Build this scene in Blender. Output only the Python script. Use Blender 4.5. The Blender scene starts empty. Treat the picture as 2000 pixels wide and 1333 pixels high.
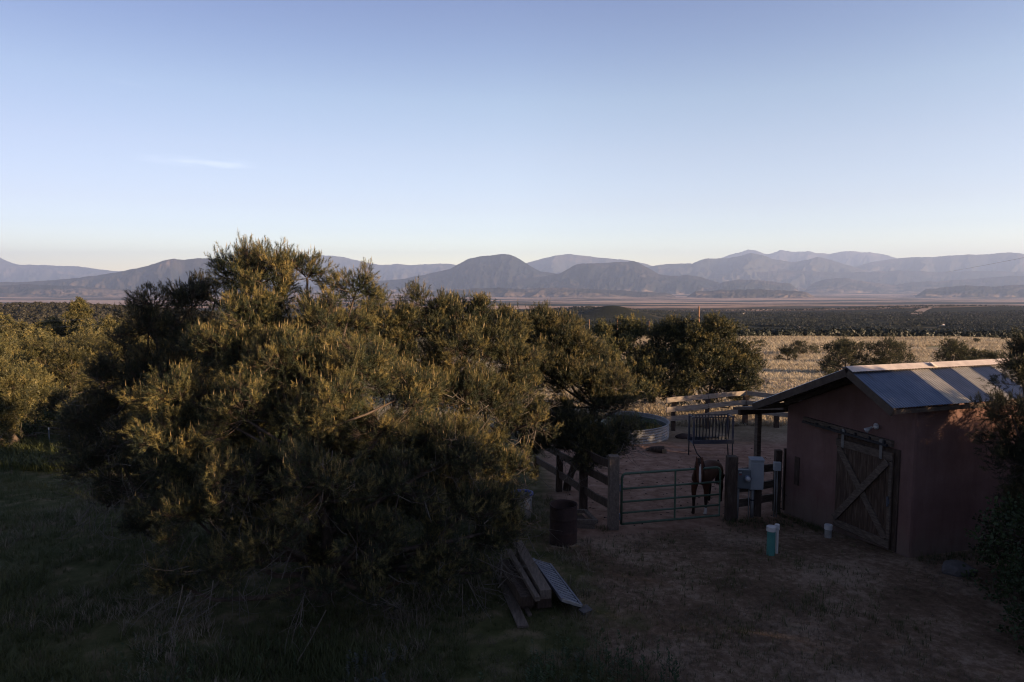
import bpy, math, random
import numpy as np
from mathutils import Vector, Matrix
random.seed(7)
RS = np.random.RandomState(11)
R = math.radians
SUN_AZ, SUN_EL = 115.0, 10.0        # heading clockwise from the view direction (+Y), elevation
CAM_H, PITCH, FPX = 5.8, R(4.8), 1333.0
sc = bpy.context.scene
C = sc.collection

# ------------------------------------------------------------------ camera, sky, sun
cam = bpy.data.cameras.new('camera'); cam.lens = 24.0; cam.sensor_width = 36.0
cam.clip_start = 0.05; cam.clip_end = 300000
camo = bpy.data.objects.new('camera', cam); C.objects.link(camo)
camo.location = (0, 0, CAM_H); camo.rotation_euler = (R(90) - PITCH, 0, 0)
sc.camera = camo
w = bpy.data.worlds.new('World'); sc.world = w; w.use_nodes = True
wn, wl = w.node_tree.nodes, w.node_tree.links
wn.clear()
def wnode(t, **k):
    n = wn.new(t)
    for a, b in k.items(): setattr(n, a, b)
    return n
sky = wnode('ShaderNodeTexSky', sky_type='NISHITA', sun_disc=False)
sky.sun_elevation = R(SUN_EL); sky.sun_rotation = R(SUN_AZ)
sky.altitude = 2200; sky.air_density = 1.0; sky.dust_density = 1.2; sky.ozone_density = 3.0
tc = wnode('ShaderNodeTexCoord')
sep = wnode('ShaderNodeSeparateXYZ'); wl.new(tc.outputs['Generated'], sep.inputs[0])
ramp = wnode('ShaderNodeValToRGB'); wl.new(sep.outputs['Z'], ramp.inputs[0])
SKY_RAMP = [(0.0, (2.333, 1.597, 1.072)), (0.04, (2.203, 1.498, 1.056)), (0.075, (1.84, 1.22, 0.936)), (0.108, (1.8, 1.119, 0.864)), (0.18, (1.88, 1.143, 0.856)), (0.25, (1.8, 1.152, 0.864)), (0.316, (1.488, 0.992, 0.832)), (0.38, (1.264, 0.848, 0.784)), (0.6, (1.22, 0.78, 0.66)), (1.0, (0.95, 0.6, 0.5))]
cr = ramp.color_ramp
while len(cr.elements) < len(SKY_RAMP): cr.elements.new(0.5)
for e, (p, c) in zip(cr.elements, SKY_RAMP):
    e.position = p; e.color = (*[v / 1.6 for v in c], 1)
mul = wnode('ShaderNodeMix', data_type='RGBA', blend_type='MULTIPLY'); mul.inputs[0].default_value = 1
wl.new(sky.outputs[0], mul.inputs[6]); wl.new(ramp.outputs[0], mul.inputs[7])
# thin wisps of cirrus, part of the sky
def wm(op, a, b=None, c=None):
    n = wnode('ShaderNodeMath', operation=op)
    for i, v in enumerate((a, b, c)):
        if v is None: continue
        if isinstance(v, (int, float)): n.inputs[i].default_value = v
        else: wl.new(v, n.inputs[i])
    return n.outputs[0]
azn = wm('ARCTAN2', sep.outputs['X'], sep.outputs['Y'])
el = wm('ARCSINE', sep.outputs['Z'])
def wisp(a0, e0, sa, se, tilt=0.0):
    da = wm('SUBTRACT', azn, a0)
    de = wm('SUBTRACT', wm('SUBTRACT', el, e0), wm('MULTIPLY', da, tilt))
    q = wm('ADD', wm('POWER', wm('ABSOLUTE', wm('DIVIDE', da, sa)), 2.0), wm('POWER', wm('ABSOLUTE', wm('DIVIDE', de, se)), 2.0))
    return wm('MAXIMUM', wm('SUBTRACT', 1.0, q), 0.0)
cmb = wnode('ShaderNodeCombineXYZ'); wl.new(wm('MULTIPLY', azn, 14.0), cmb.inputs[0]); wl.new(wm('MULTIPLY', el, 90.0), cmb.inputs[1])
nz = wnode('ShaderNodeTexNoise'); nz.inputs['Scale'].default_value = 1.6; nz.inputs['Detail'].default_value = 7
wl.new(cmb.outputs[0], nz.inputs[0])
masks = wm('ADD', wm('ADD', wm('MULTIPLY', wisp(-.425, .158, .085, .0085), 1.0), wm('MULTIPLY', wisp(-.385, .156, .035, .006), .7)), wm('MULTIPLY', wisp(-.50, .245, .03, .004, -.06), .25))
cl = wm('MULTIPLY', wm('MULTIPLY', masks, wm('MAXIMUM', wm('SUBTRACT', nz.outputs[0], .36), 0.0)), 0.4)
cmix = wnode('ShaderNodeMix', data_type='RGBA', blend_type='MIX'); wl.new(cl, cmix.inputs[0])
rampx = wnode('ShaderNodeValToRGB'); wl.new(wm('ADD', wm('MULTIPLY', sep.outputs['X'], .5), .5), rampx.inputs[0])
rampx.color_ramp.elements[0].position = .18; rampx.color_ramp.elements[0].color = (.66, .66, .72, 1); rampx.color_ramp.elements[1].position = .5; rampx.color_ramp.elements[1].color = (1, 1, 1, 1)
mul2 = wnode('ShaderNodeMix', data_type='RGBA', blend_type='MULTIPLY'); mul2.inputs[0].default_value = 1
wl.new(mul.outputs[2], mul2.inputs[6]); wl.new(rampx.outputs[0], mul2.inputs[7]); mul = mul2
wl.new(mul.outputs[2], cmix.inputs[6])
cloudc = wnode('ShaderNodeMix', data_type='RGBA', blend_type='ADD'); cloudc.inputs[0].default_value = 1
wl.new(mul.outputs[2], cloudc.inputs[6]); cloudc.inputs[7].default_value = (2.2, 2.0, 1.8, 1)
wl.new(cloudc.outputs[2], cmix.inputs[7])
bg = wnode('ShaderNodeBackground'); bg.inputs[1].default_value = 0.15
out = wnode('ShaderNodeOutputWorld')
wl.new(cmix.outputs[2], bg.inputs[0]); wl.new(bg.outputs[0], out.inputs[0])

sd = bpy.data.lights.new('sun', 'SUN'); sd.energy = 5.0; sd.angle = R(0.5); sd.color = (1.0, 0.68, 0.39)
so = bpy.data.objects.new('sun', sd); C.objects.link(so)
SUNV = Vector((math.sin(R(SUN_AZ)) * math.cos(R(SUN_EL)), math.cos(R(SUN_AZ)) * math.cos(R(SUN_EL)), math.sin(R(SUN_EL))))
so.rotation_euler = SUNV.to_track_quat('Z', 'Y').to_euler(); so.location = (30, -20, 30)
vs = sc.view_settings
vs.view_transform = 'Standard'; vs.look = 'None'; vs.gamma = 1; vs.exposure = 1.72
try:
    sc.cycles.use_denoising = True; sc.cycles.use_adaptive_sampling = False; sc.cycles.filter_width = 1.1
    sc.cycles.max_bounces = 6; sc.cycles.diffuse_bounces = 3; sc.cycles.glossy_bounces = 2
    sc.cycles.volume_bounces = 0; sc.cycles.transmission_bounces = 3; sc.cycles.transparent_max_bounces = 8
except Exception: pass

# ------------------------------------------------------------------ pixel <-> place helpers
def ray(px, py):
    a = (px - 1000) / FPX; b = -(py - 666.5) / FPX
    return np.array([a, math.cos(PITCH) + b * math.sin(PITCH), -math.sin(PITCH) + b * math.cos(PITCH)])
def at(px, py, y):
    r = ray(px, py); return np.array([0, 0, CAM_H]) + r * y / r[1]

# ------------------------------------------------------------------ numpy noise
_perm = np.random.RandomState(3).rand(256, 256)
def vnoise(x, y):
    xi = np.floor(x).astype(np.int64); yi = np.floor(y).astype(np.int64)
    fx = x - xi; fy = y - yi
    fx = fx * fx * (3 - 2 * fx); fy = fy * fy * (3 - 2 * fy)
    g = lambda a, b: _perm[a & 255, b & 255]
    return (g(xi, yi) * (1 - fx) + g(xi + 1, yi) * fx) * (1 - fy) + (g(xi, yi + 1) * (1 - fx) + g(xi + 1, yi + 1) * fx) * fy
def fbm(x, y, o=4, gain=.5):
    s = 0; a = 1; t = 0
    for i in range(o):
        s = s + a * (vnoise(x * 2 ** i + 17.3 * i, y * 2 ** i - 9.1 * i) - .5); t += a; a *= gain
    return s / t * 2
def smooth(a, b, x):
    t = np.clip((x - a) / (b - a), 0, 1); return t * t * (3 - 2 * t)

# ------------------------------------------------------------------ terrain height
_pr = [(0.5, 0), (11, 0), (14, -.04), (20, -.42), (30, -1.0), (60, -2.6), (120, -5.9), (215, -11.2), (255, -14.2), (330, -24), (600, -38), (1500, -64), (4000, -131), (8000, -207), (14000, -252), (24000, -262), (60000, -262), (150000, -262)]
_lr = np.linspace(math.log(.5), math.log(150000), 1600)
_pz = np.interp(np.exp(_lr), [p[0] for p in _pr], [p[1] for p in _pr])
_k = np.exp(-np.linspace(-2, 2, 25) ** 2); _k /= _k.sum()
_pz = np.convolve(np.pad(_pz, 12, mode='edge'), _k, mode='valid')
def hill(x, y, px, d, h, sx, sy):
    a = (px - 1000) / FPX; cx, cy = a * d, d
    u = (x - cx); v = (y - cy)
    return h * np.exp(-(u / sx) ** 2 - (v / sy) ** 2)
def zt(x, y):
    x = np.asarray(x, float); y = np.asarray(y, float)
    re = np.sqrt(np.maximum(y, .3) ** 2 + (.35 * x) ** 2)
    r = np.hypot(x, y)
    z = np.interp(np.log(np.maximum(re, .5)), _lr, _pz)
    z = z + .10 * fbm(x * .23, y * .23, 3) * smooth(4, 12, r)
    z = z + .7 * fbm(x * .03 + 5, y * .03, 3) * smooth(45, 110, r) * (1 - smooth(900, 1500, r)*.5)
    z = z + hill(x, y, 60, 140, 1.5, 70, 60) + hill(x, y, 60, 640, 25, 240, 130)
    z = z + hill(x, y, 1195, 1250, 23, 62, 60) + hill(x, y, 1150, 1500, 16, 170, 120)
    z = z + hill(x, y, 1760, 2300, 13, 330, 260) + hill(x, y, 1500, 2900, 9, 420, 260)+ hill(x, y, 1990, 2100, 11, 260, 260)
    far = smooth(1500, 4500, r)
    z = z + far * 13 * fbm(x / 1400., y / 1400., 5, .55) + 24 * smooth(5000, 14000, r) * fbm(x / 3600. + 3, y / 3600., 5)
    return z
def zg(x, y): return float(zt(x, y))
def gp(px, py):
    """the point of the ground seen at a pixel"""
    r = ray(px, py); o = np.array([0, 0, CAM_H]); t = 3.0; s = .25
    while t < 60000:
        p = o + r * t
        if p[2] < zg(p[0], p[1]): break
        s = max(.25, t * .02); t += s
    lo, hi = t - s, t
    for _ in range(24):
        m = (lo + hi) / 2; p = o + r * m
        if p[2] < zg(p[0], p[1]): hi = m
        else: lo = m
    p = o + r * hi
    return Vector((p[0], p[1], zg(p[0], p[1])))

# ------------------------------------------------------------------ mesh helpers
def np_mesh(name, v, faces, mats, midx=None, smooth_=False):
    """v (N,3); faces: list of int arrays (M,k)"""
    me = bpy.data.meshes.new(name)
    v = np.asarray(v, np.float32)
    me.vertices.add(len(v)); me.vertices.foreach_set('co', v.ravel())
    loops = np.concatenate([f.ravel() for f in faces]).astype(np.int32)
    tot = np.concatenate([np.full(len(f), f.shape[1], np.int32) for f in faces])
    st = np.concatenate([[0], np.cumsum(tot)[:-1]]).astype(np.int32)
    me.loops.add(len(loops)); me.loops.foreach_set('vertex_index', loops)
    me.polygons.add(len(tot)); me.polygons.foreach_set('loop_start', st); me.polygons.foreach_set('loop_total', tot)
    for m in (mats if isinstance(mats, (list, tuple)) else [mats]): me.materials.append(m)
    if midx is not None: me.polygons.foreach_set('material_index', np.asarray(midx, np.int32))
    if smooth_: me.polygons.foreach_set('use_smooth', np.ones(len(tot), bool))
    me.update(calc_edges=True)
    return me
def link(name, me, parent=None, loc=None):
    o = bpy.data.objects.new(name, me); C.objects.link(o)
    if parent is not None: o.parent = parent
    if loc is not None: o.location = loc
    return o
def tag(o, label, cat, group=None, kind=None):
    o['label'] = label; o['category'] = cat
    if group: o['group'] = group
    if kind: o['kind'] = kind
    return o
def empty(name, loc, rz=0, label=None, cat=None, group=None):
    o = link(name, None); o.location = loc; o.rotation_euler = (0, 0, rz)
    o.empty_display_size = .2
    if label: tag(o, label, cat, group)
    return o
def copy_tree(o, parent=None):
    c = o.copy(); C.objects.link(c)
    if parent is not None: c.parent = parent
    for ch in o.children: copy_tree(ch, c)
    return c
class MB:
    def __init__(s): s.v = []; s.f = []; s.m = []; s.n = 0
    def add(s, v, f, m=0):
        v = [tuple(p) for p in v]
        s.v += v; s.f += [tuple(i + s.n for i in q) for q in f]; s.m += [m] * len(f); s.n += len(v); return s
    def box(s, c, d, rot=None, m=0, jit=0):
        hx, hy, hz = d[0] / 2, d[1] / 2, d[2] / 2
        P = [Vector((x * hx, y * hy, z * hz)) for z in (-1, 1) for y in (-1, 1) for x in (-1, 1)]
        if jit: P = [p + Vector((random.uniform(-jit, jit), random.uniform(-jit, jit), random.uniform(-jit, jit))) for p in P]
        if rot is not None: P = [rot @ p for p in P]
        c = Vector(c); P = [p + c for p in P]
        return s.add(P, [(0, 2, 3, 1), (4, 5, 7, 6), (0, 1, 5, 4), (2, 6, 7, 3), (0, 4, 6, 2), (1, 3, 7, 5)], m)
    def beam(s, a, b, wd, ht, m=0, seg=1, jit=0.0):
        """board from a to b: wd = thickness sideways, ht = height"""
        a = Vector(a); b = Vector(b); d = (b - a); L = d.length; d.normalize()
        side = d.cross(Vector((0, 0, 1)))
        if side.length < 1e-3: side = Vector((1, 0, 0))
        side.normalize(); up = side.cross(d).normalized()
        P = []; F = []
        for i in range(seg + 1):
            q = a + d * L * i / seg
            j = Vector((random.uniform(-jit, jit),) * 3) if jit else Vector()
            for (u, v_) in ((-1, -1), (1, -1), (1, 1), (-1, 1)):
                jj = random.uniform(-jit, jit) * .5 if jit else 0
                P.append(q + side * (u * wd / 2 + j.x * .4) + up * (v_ * ht / 2 + j.x + jj))
        for i in range(seg):
            for k in range(4):
                F.append((i * 4 + k, i * 4 + (k + 1) % 4, i * 4 + 4 + (k + 1) % 4, i * 4 + 4 + k))
        F += [(3, 2, 1, 0), (seg * 4, seg * 4 + 1, seg * 4 + 2, seg * 4 + 3)]
        return s.add(P, F, m)
    def tube(s, pts, r, n=8, m=0, cap=True):
        pts = [Vector(p) for p in pts]
        rr = r if isinstance(r, (list, tuple)) else [r] * len(pts)
        P = []; F = []; ref = None
        for i, p in enumerate(pts):
            d = (pts[min(i + 1, len(pts) - 1)] - pts[max(i - 1, 0)]).normalized()
            if ref is None: ref = Vector((1, 0, 0)) if abs(d.x) < .8 else Vector((0, 1, 0))
            a = (ref - d * ref.dot(d)).normalized(); b = d.cross(a); ref = a
            for k in range(n):
                t = 2 * math.pi * k / n; P.append(p + (a * math.cos(t) + b * math.sin(t)) * rr[i])
        for i in range(len(pts) - 1):
            for k in range(n): F.append((i * n + k, i * n + (k + 1) % n, (i + 1) * n + (k + 1) % n, (i + 1) * n + k))
        if cap: F += [tuple(range(n - 1, -1, -1)), tuple((len(pts) - 1) * n + k for k in range(n))]
        return s.add(P, F, m)
    def lathe(s, prof, n=32, c=(0, 0, 0), m=0, axis=None):
        P = []; F = []
        for (r, z) in prof:
            for k in range(n):
                t = 2 * math.pi * k / n; q = Vector((r * math.cos(t), r * math.sin(t), z))
                if axis is not None: q = axis @ q
                P.append(q + Vector(c))
        for i in range(len(prof) - 1):
            for k in range(n): F.append((i * n + k, i * n + (k + 1) % n, (i + 1) * n + (k + 1) % n, (i + 1) * n + k))
        return s.add(P, F, m)
    def build(s, name, mats, parent=None, bevel=0, smooth_=False, loc=None):
        me = bpy.data.meshes.new(name); me.from_pydata([tuple(p) for p in s.v], [], s.f)
        for mm in (mats if isinstance(mats, (list, tuple)) else [mats]): me.materials.append(mm)
        me.polygons.foreach_set('material_index', s.m)
        if smooth_: me.polygons.foreach_set('use_smooth', [True] * len(s.f))
        me.update()
        o = link(name, me, parent, loc)
        if bevel:
            b = o.modifiers.new('edge', 'BEVEL'); b.width = bevel; b.segments = 2; b.limit_method = 'ANGLE'
        return o

# ------------------------------------------------------------------ materials
def mat(name): 
    m = bpy.data.materials.new(name); m.use_nodes = True
    return m, m.node_tree.nodes, m.node_tree.links, m.node_tree.nodes['Principled BSDF']
def nd(ns, t, ins=None, **k):
    n = ns.new(t)
    for a, b in k.items(): setattr(n, a, b)
    for a, b in (ins or {}).items(): n.inputs[a].default_value = b
    return n
def rampn(ns, stops):
    n = ns.new('ShaderNodeValToRGB'); r = n.color_ramp
    while len(r.elements) < len(stops): r.elements.new(.5)
    for e, (p, c) in zip(r.elements, stops): e.position = p; e.color = (*c, 1) if len(c) == 3 else c
    return n
def noisy(name, stops, scale=5, detail=6, rough=.85, bump=0.0, bscale=None, metal=0, stretch=None, coord='Object', spec=.3, rand=0):
    m, ns, ls, b = mat(name)
    t = ns.new('ShaderNodeTexCoord'); mp = ns.new('ShaderNodeMapping'); ls.new(t.outputs[coord], mp.inputs[0])
    if stretch: mp.inputs['Scale'].default_value = stretch
    n = nd(ns, 'ShaderNodeTexNoise', {'Scale': scale, 'Detail': detail, 'Roughness': .62}); ls.new(mp.outputs[0], n.inputs[0])
    r = rampn(ns, stops); ls.new(n.outputs[0], r.inputs[0])
    col = r.outputs[0]
    if rand:
        oi = ns.new('ShaderNodeObjectInfo')
        h = nd(ns, 'ShaderNodeHueSaturation'); ls.new(col, h.inputs['Color'])
        mr = nd(ns, 'ShaderNodeMapRange', {'To Min': 1 - rand, 'To Max': 1 + rand}); ls.new(oi.outputs['Random'], mr.inputs[0]); ls.new(mr.outputs[0], h.inputs['Value'])
        col = h.outputs[0]
    ls.new(col, b.inputs['Base Color'])
    b.inputs['Roughness'].default_value = rough; b.inputs['Metallic'].default_value = metal
    b.inputs['Specular IOR Level'].default_value = spec
    if bump:
        n2 = nd(ns, 'ShaderNodeTexNoise', {'Scale': bscale or scale * 3, 'Detail': 5}); ls.new(mp.outputs[0], n2.inputs[0])
        bp = nd(ns, 'ShaderNodeBump', {'Strength': bump, 'Distance': .02}); ls.new(n2.outputs[0], bp.inputs['Height']); ls.new(bp.outputs[0], b.inputs['Normal'])
    return m
def foliage(name, c1, c2, c3, scale=1.3, trans=.25):
    """needle or leaf: clump-to-clump colour, some light through"""
    m, ns, ls, b = mat(name)
    t = ns.new('ShaderNodeTexCoord')
    n = nd(ns, 'ShaderNodeTexNoise', {'Scale': scale, 'Detail': 3}); ls.new(t.outputs['Object'], n.inputs[0])
    r = rampn(ns, [(.3, c1), (.52, c2), (.72, c3)]); ls.new(n.outputs[0], r.inputs[0])
    oi = ns.new('ShaderNodeObjectInfo'); h = nd(ns, 'ShaderNodeHueSaturation')
    mr = nd(ns, 'ShaderNodeMapRange', {'To Min': .62, 'To Max': 1.2}); ls.new(oi.outputs['Random'], mr.inputs[0]); ls.new(mr.outputs[0], h.inputs['Value'])
    ls.new(r.outputs[0], h.inputs['Color']); ls.new(h.outputs[0], b.inputs['Base Color'])
    b.inputs['Roughness'].default_value = .55; b.inputs['Specular IOR Level'].default_value = .3
    tr = ns.new('ShaderNodeBsdfTranslucent'); ls.new(h.outputs[0], tr.inputs[0])
    mx = ns.new('ShaderNodeMixShader'); mx.inputs[0].default_value = trans
    ls.new(b.outputs[0], mx.inputs[1]); ls.new(tr.outputs[0], mx.inputs[2]); ls.new(mx.outputs[0], ns['Material Output'].inputs[0])
    return m
M = {}
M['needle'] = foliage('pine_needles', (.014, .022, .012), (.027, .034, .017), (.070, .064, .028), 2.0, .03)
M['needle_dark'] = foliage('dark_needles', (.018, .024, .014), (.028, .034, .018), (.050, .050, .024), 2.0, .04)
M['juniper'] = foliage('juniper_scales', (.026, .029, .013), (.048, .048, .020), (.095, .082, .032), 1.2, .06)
M['lit_young'] = foliage('lit_young_needles', (.060, .064, .027), (.12, .106, .040), (.25, .19, .064), 2.0, .06)  # new growth, lightened further to put golden sun highlights into the colour
M['lit_young_dark'] = foliage('lit_young_dark_needles', (.050, .056, .026), (.085, .080, .036), (.15, .125, .052), 2.0, .06)  # the same painted sun highlight on new growth, for the dark needles
LIT_YOUNG = {'pine_needles': M['lit_young'], 'dark_needles': M['lit_young_dark'], 'juniper_scales': M['lit_young']}
M['candle'] = foliage('pine_candle', (.13, .095, .04), (.17, .125, .055), (.22, .16, .075), 3, .1)
M['leaf'] = foliage('broad_leaf', (.024, .038, .016), (.036, .055, .021), (.052, .078, .028), 2)
M['grass'] = foliage('grass_blade', (.045, .058, .020), (.068, .080, .030), (.12, .11, .05), .5)
M['dry'] = foliage('dry_grass', (.37, .30, .205), (.50, .42, .30), (.60, .515, .385), .05)
M['sage'] = foliage('sage_leaf', (.05, .06, .05), (.07, .08, .07), (.10, .105, .09), 2)
M['bark'] = noisy('bark', [(.3, (.035, .026, .02)), (.7, (.10, .075, .06))], 9, bump=.6, stretch=(1, 1, .3))
M['twig'] = noisy('dead_twig', [(.3, (.07, .06, .052)), (.7, (.16, .14, .12))], 12)
M['stucco'] = noisy('stucco', [(.25, (.118, .071, .066)), (.55, (.155, .095, .088)), (.8, (.20, .128, .118))], 1.6, 8, .95, .5, 45, spec=.1)
def stain_stucco(m):
    ns, ls = m.node_tree.nodes, m.node_tree.links; b = ns['Principled BSDF']; src = b.inputs['Base Color'].links[0].from_socket
    t = ns.new('ShaderNodeTexCoord'); sp = ns.new('ShaderNodeSeparateXYZ'); ls.new(t.outputs['Object'], sp.inputs[0])
    mp = ns.new('ShaderNodeMapping'); mp.inputs['Scale'].default_value = (3, 3, .5); ls.new(t.outputs['Object'], mp.inputs[0])
    n = nd(ns, 'ShaderNodeTexNoise', {'Scale': 1.4, 'Detail': 9, 'Roughness': .7}); ls.new(mp.outputs[0], n.inputs[0])
    a = nd(ns, 'ShaderNodeMath', operation='MULTIPLY_ADD'); ls.new(n.outputs[0], a.inputs[0]); a.inputs[1].default_value = -1.4; ls.new(sp.outputs[2], a.inputs[2])
    mr = ns.new('ShaderNodeMapRange'); ls.new(a.outputs[0], mr.inputs[0]); mr.inputs[1].default_value = -.75; mr.inputs[2].default_value = -.15; mr.inputs[3].default_value = .75; mr.inputs[4].default_value = 0
    mx = nd(ns, 'ShaderNodeMix', data_type='RGBA'); ls.new(mr.outputs[0], mx.inputs[0]); ls.new(src, mx.inputs[6]); mx.inputs[7].default_value = (.16, .125, .105, 1)
    st = rampn(ns, [(.36, (.62, .60, .60)), (.5, (1, 1, 1)), (.68, (1.0, 1.0, 1.0))]); ls.new(n.outputs[0], st.inputs[0])
    m2 = nd(ns, 'ShaderNodeMix', data_type='RGBA', blend_type='MULTIPLY'); m2.inputs[0].default_value = .35; ls.new(mx.outputs[2], m2.inputs[6]); ls.new(st.outputs[0], m2.inputs[7]); ls.new(m2.outputs[2], b.inputs['Base Color'])
stain_stucco(M['stucco'])
M['wood_old'] = noisy('weathered_timber', [(.3, (.05, .038, .031)), (.5, (.09, .07, .057)), (.72, (.15, .12, .10))], 6, 8, .85, .5, 22, stretch=(1, 1, 4))
M['wood_door'] = noisy('door_planks', [(.3, (.030, .019, .014)), (.5, (.058, .037, .027)), (.72, (.12, .09, .07))], 5, 8, .8, .5, 20, stretch=(4, 4, .5))
M['wood_rail'] = noisy('fence_board', [(.3, (.12, .10, .085)), (.5, (.20, .17, .145)), (.75, (.29, .245, .205))], 4, 8, .85, .4, 16, stretch=(1, 1, 8))
M['wood_dark'] = noisy('dark_tie', [(.3, (.030, .020, .016)), (.55, (.055, .038, .03)), (.75, (.10, .075, .06))], 6, 8, .9, .6, 18, stretch=(3, 3, .7))
M['beam_wood'] = noisy('grey_beam', [(.3, (.075, .058, .048)), (.55, (.12, .095, .08)), (.75, (.17, .14, .12))], 5, 8, .85, .4, 18, stretch=(6, .6, 6))
M['galv'] = noisy('galvanised_sheet', [(.3, (.12, .15, .21)), (.6, (.18, .21, .28)), (.8, (.26, .29, .35))], 3.5, 8, .42, .15, 30, metal=.85, stretch=(1, .25, 1))
M['fibre'] = noisy('fibreglass_sheet', [(.3, (.33, .31, .27)), (.6, (.44, .41, .36)), (.8, (.52, .48, .42))], 4, 8, .7, .1, 30)
M['cap'] = noisy('ridge_metal', [(.3, (.45, .38, .34)), (.7, (.62, .54, .48))], 6, 6, .55, metal=.3)
M['tankmetal'] = noisy('tank_steel', [(.3, (.15, .155, .165)), (.7, (.24, .245, .255))], 4, 6, .75, metal=.15)
M['water'] = noisy('pond_water', [(.4, (.008, .014, .008)), (.6, (.02, .03, .012))], 3, 3, .12, .05, 6)
M['greenpaint'] = noisy('green_paint', [(.3, (.040, .070, .048)), (.7, (.065, .105, .072))], 8, 5, .5, spec=.4)
M['bluepaint'] = noisy('dark_blue_paint', [(.3, (.022, .027, .042)), (.7, (.045, .052, .075))], 6, 5, .45, spec=.5)
M['darkiron'] = noisy('dark_iron', [(.3, (.012, .014, .018)), (.7, (.03, .03, .035))], 8, 5, .6)
M['rust'] = noisy('rusty_steel', [(.25, (.020, .013, .013)), (.5, (.034, .021, .019)), (.75, (.055, .033, .028))], 5, 8, .85, .3, 25)
M['greybox'] = noisy('grey_enamel', [(.3, (.22, .24, .265)), (.7, (.29, .31, .34))], 2, 5, .5, spec=.4)
M['greybox_dark'] = noisy('grey_enamel_worn', [(.3, (.085, .10, .115)), (.7, (.12, .135, .15))], 2, 5, .55, spec=.4)
M['conduit'] = noisy('grey_conduit', [(.3, (.13, .13, .13)), (.7, (.21, .21, .21))], 5, 4, .5, metal=.3)
M['white'] = noisy('white_plastic', [(.3, (.34, .34, .34)), (.6, (.50, .50, .50))], 4, 5, .5)
M['teal'] = noisy('teal_pipe', [(.3, (.05, .17, .16)), (.7, (.08, .24, .22))], 3, 5, .5)
M['bluerim'] = noisy('blue_rim', [(.3, (.04, .06, .22)), (.7, (.07, .10, .32))], 3, 5, .5)
M['stone'] = noisy('stone', [(.3, (.06, .058, .06)), (.7, (.12, .11, .11))], 5, 8, .9, .5, 14)
M['pinkstone'] = noisy('pale_stone', [(.3, (.16, .12, .11)), (.7, (.28, .22, .20))], 5, 8, .9, .5, 14)
M['cutwood'] = noisy('cut_wood', [(.3, (.15, .11, .075)), (.7, (.24, .18, .12))], 12, 5, .8)
M['pole'] = noisy('pole_wood', [(.3, (.16, .085, .05)), (.7, (.26, .14, .08))], 4, 6, .85, stretch=(3, 3, .4))
M['wire'] = noisy('wire', [(.4, (.08, .08, .08)), (.6, (.12, .12, .12))], 4, 2, .5)
M['glass'] = noisy('lamp_glass', [(.4, (.26, .27, .29)), (.6, (.40, .41, .44))], 4, 2, .2, spec=.7)
M['tag_red'] = noisy('red_print', [(.4, (.20, .05, .05)), (.6, (.26, .08, .07))], 30, 2)
M['hair'] = noisy('horse_hair', [(.3, (.018, .010, .008)), (.7, (.035, .018, .012))], 12, 5, .7)
M['track'] = noisy('dirt_road', [(.3, (.20, .14, .11)), (.7, (.29, .21, .17))], .8, 8, .95, .4, 5)
M['binwhite'] = noisy('bin_plastic', [(.3, (.16, .16, .15)), (.7, (.30, .30, .29))], 6, 8)
M['tie'] = noisy('weathered_tie', [(.3, (.08, .064, .053)), (.55, (.13, .105, .088)), (.75, (.19, .155, .132))], 5, 8, .9, .5, 18, stretch=(6, .8, 3))
M['panelmetal'] = noisy('panel_metal', [(.3, (.12, .13, .155)), (.6, (.18, .19, .22)), (.8, (.24, .25, .27))], 5, 8, .7, .2, 30, metal=.15)
M['trim'] = noisy('dark_trim', [(.3, (.040, .030, .025)), (.7, (.085, .065, .052))], 6, 8, .85, .4, 18)
M['whitewall'] = noisy('pale_wall', [(.4, (.55, .53, .5)), (.6, (.65, .63, .6))], .5, 4)

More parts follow.
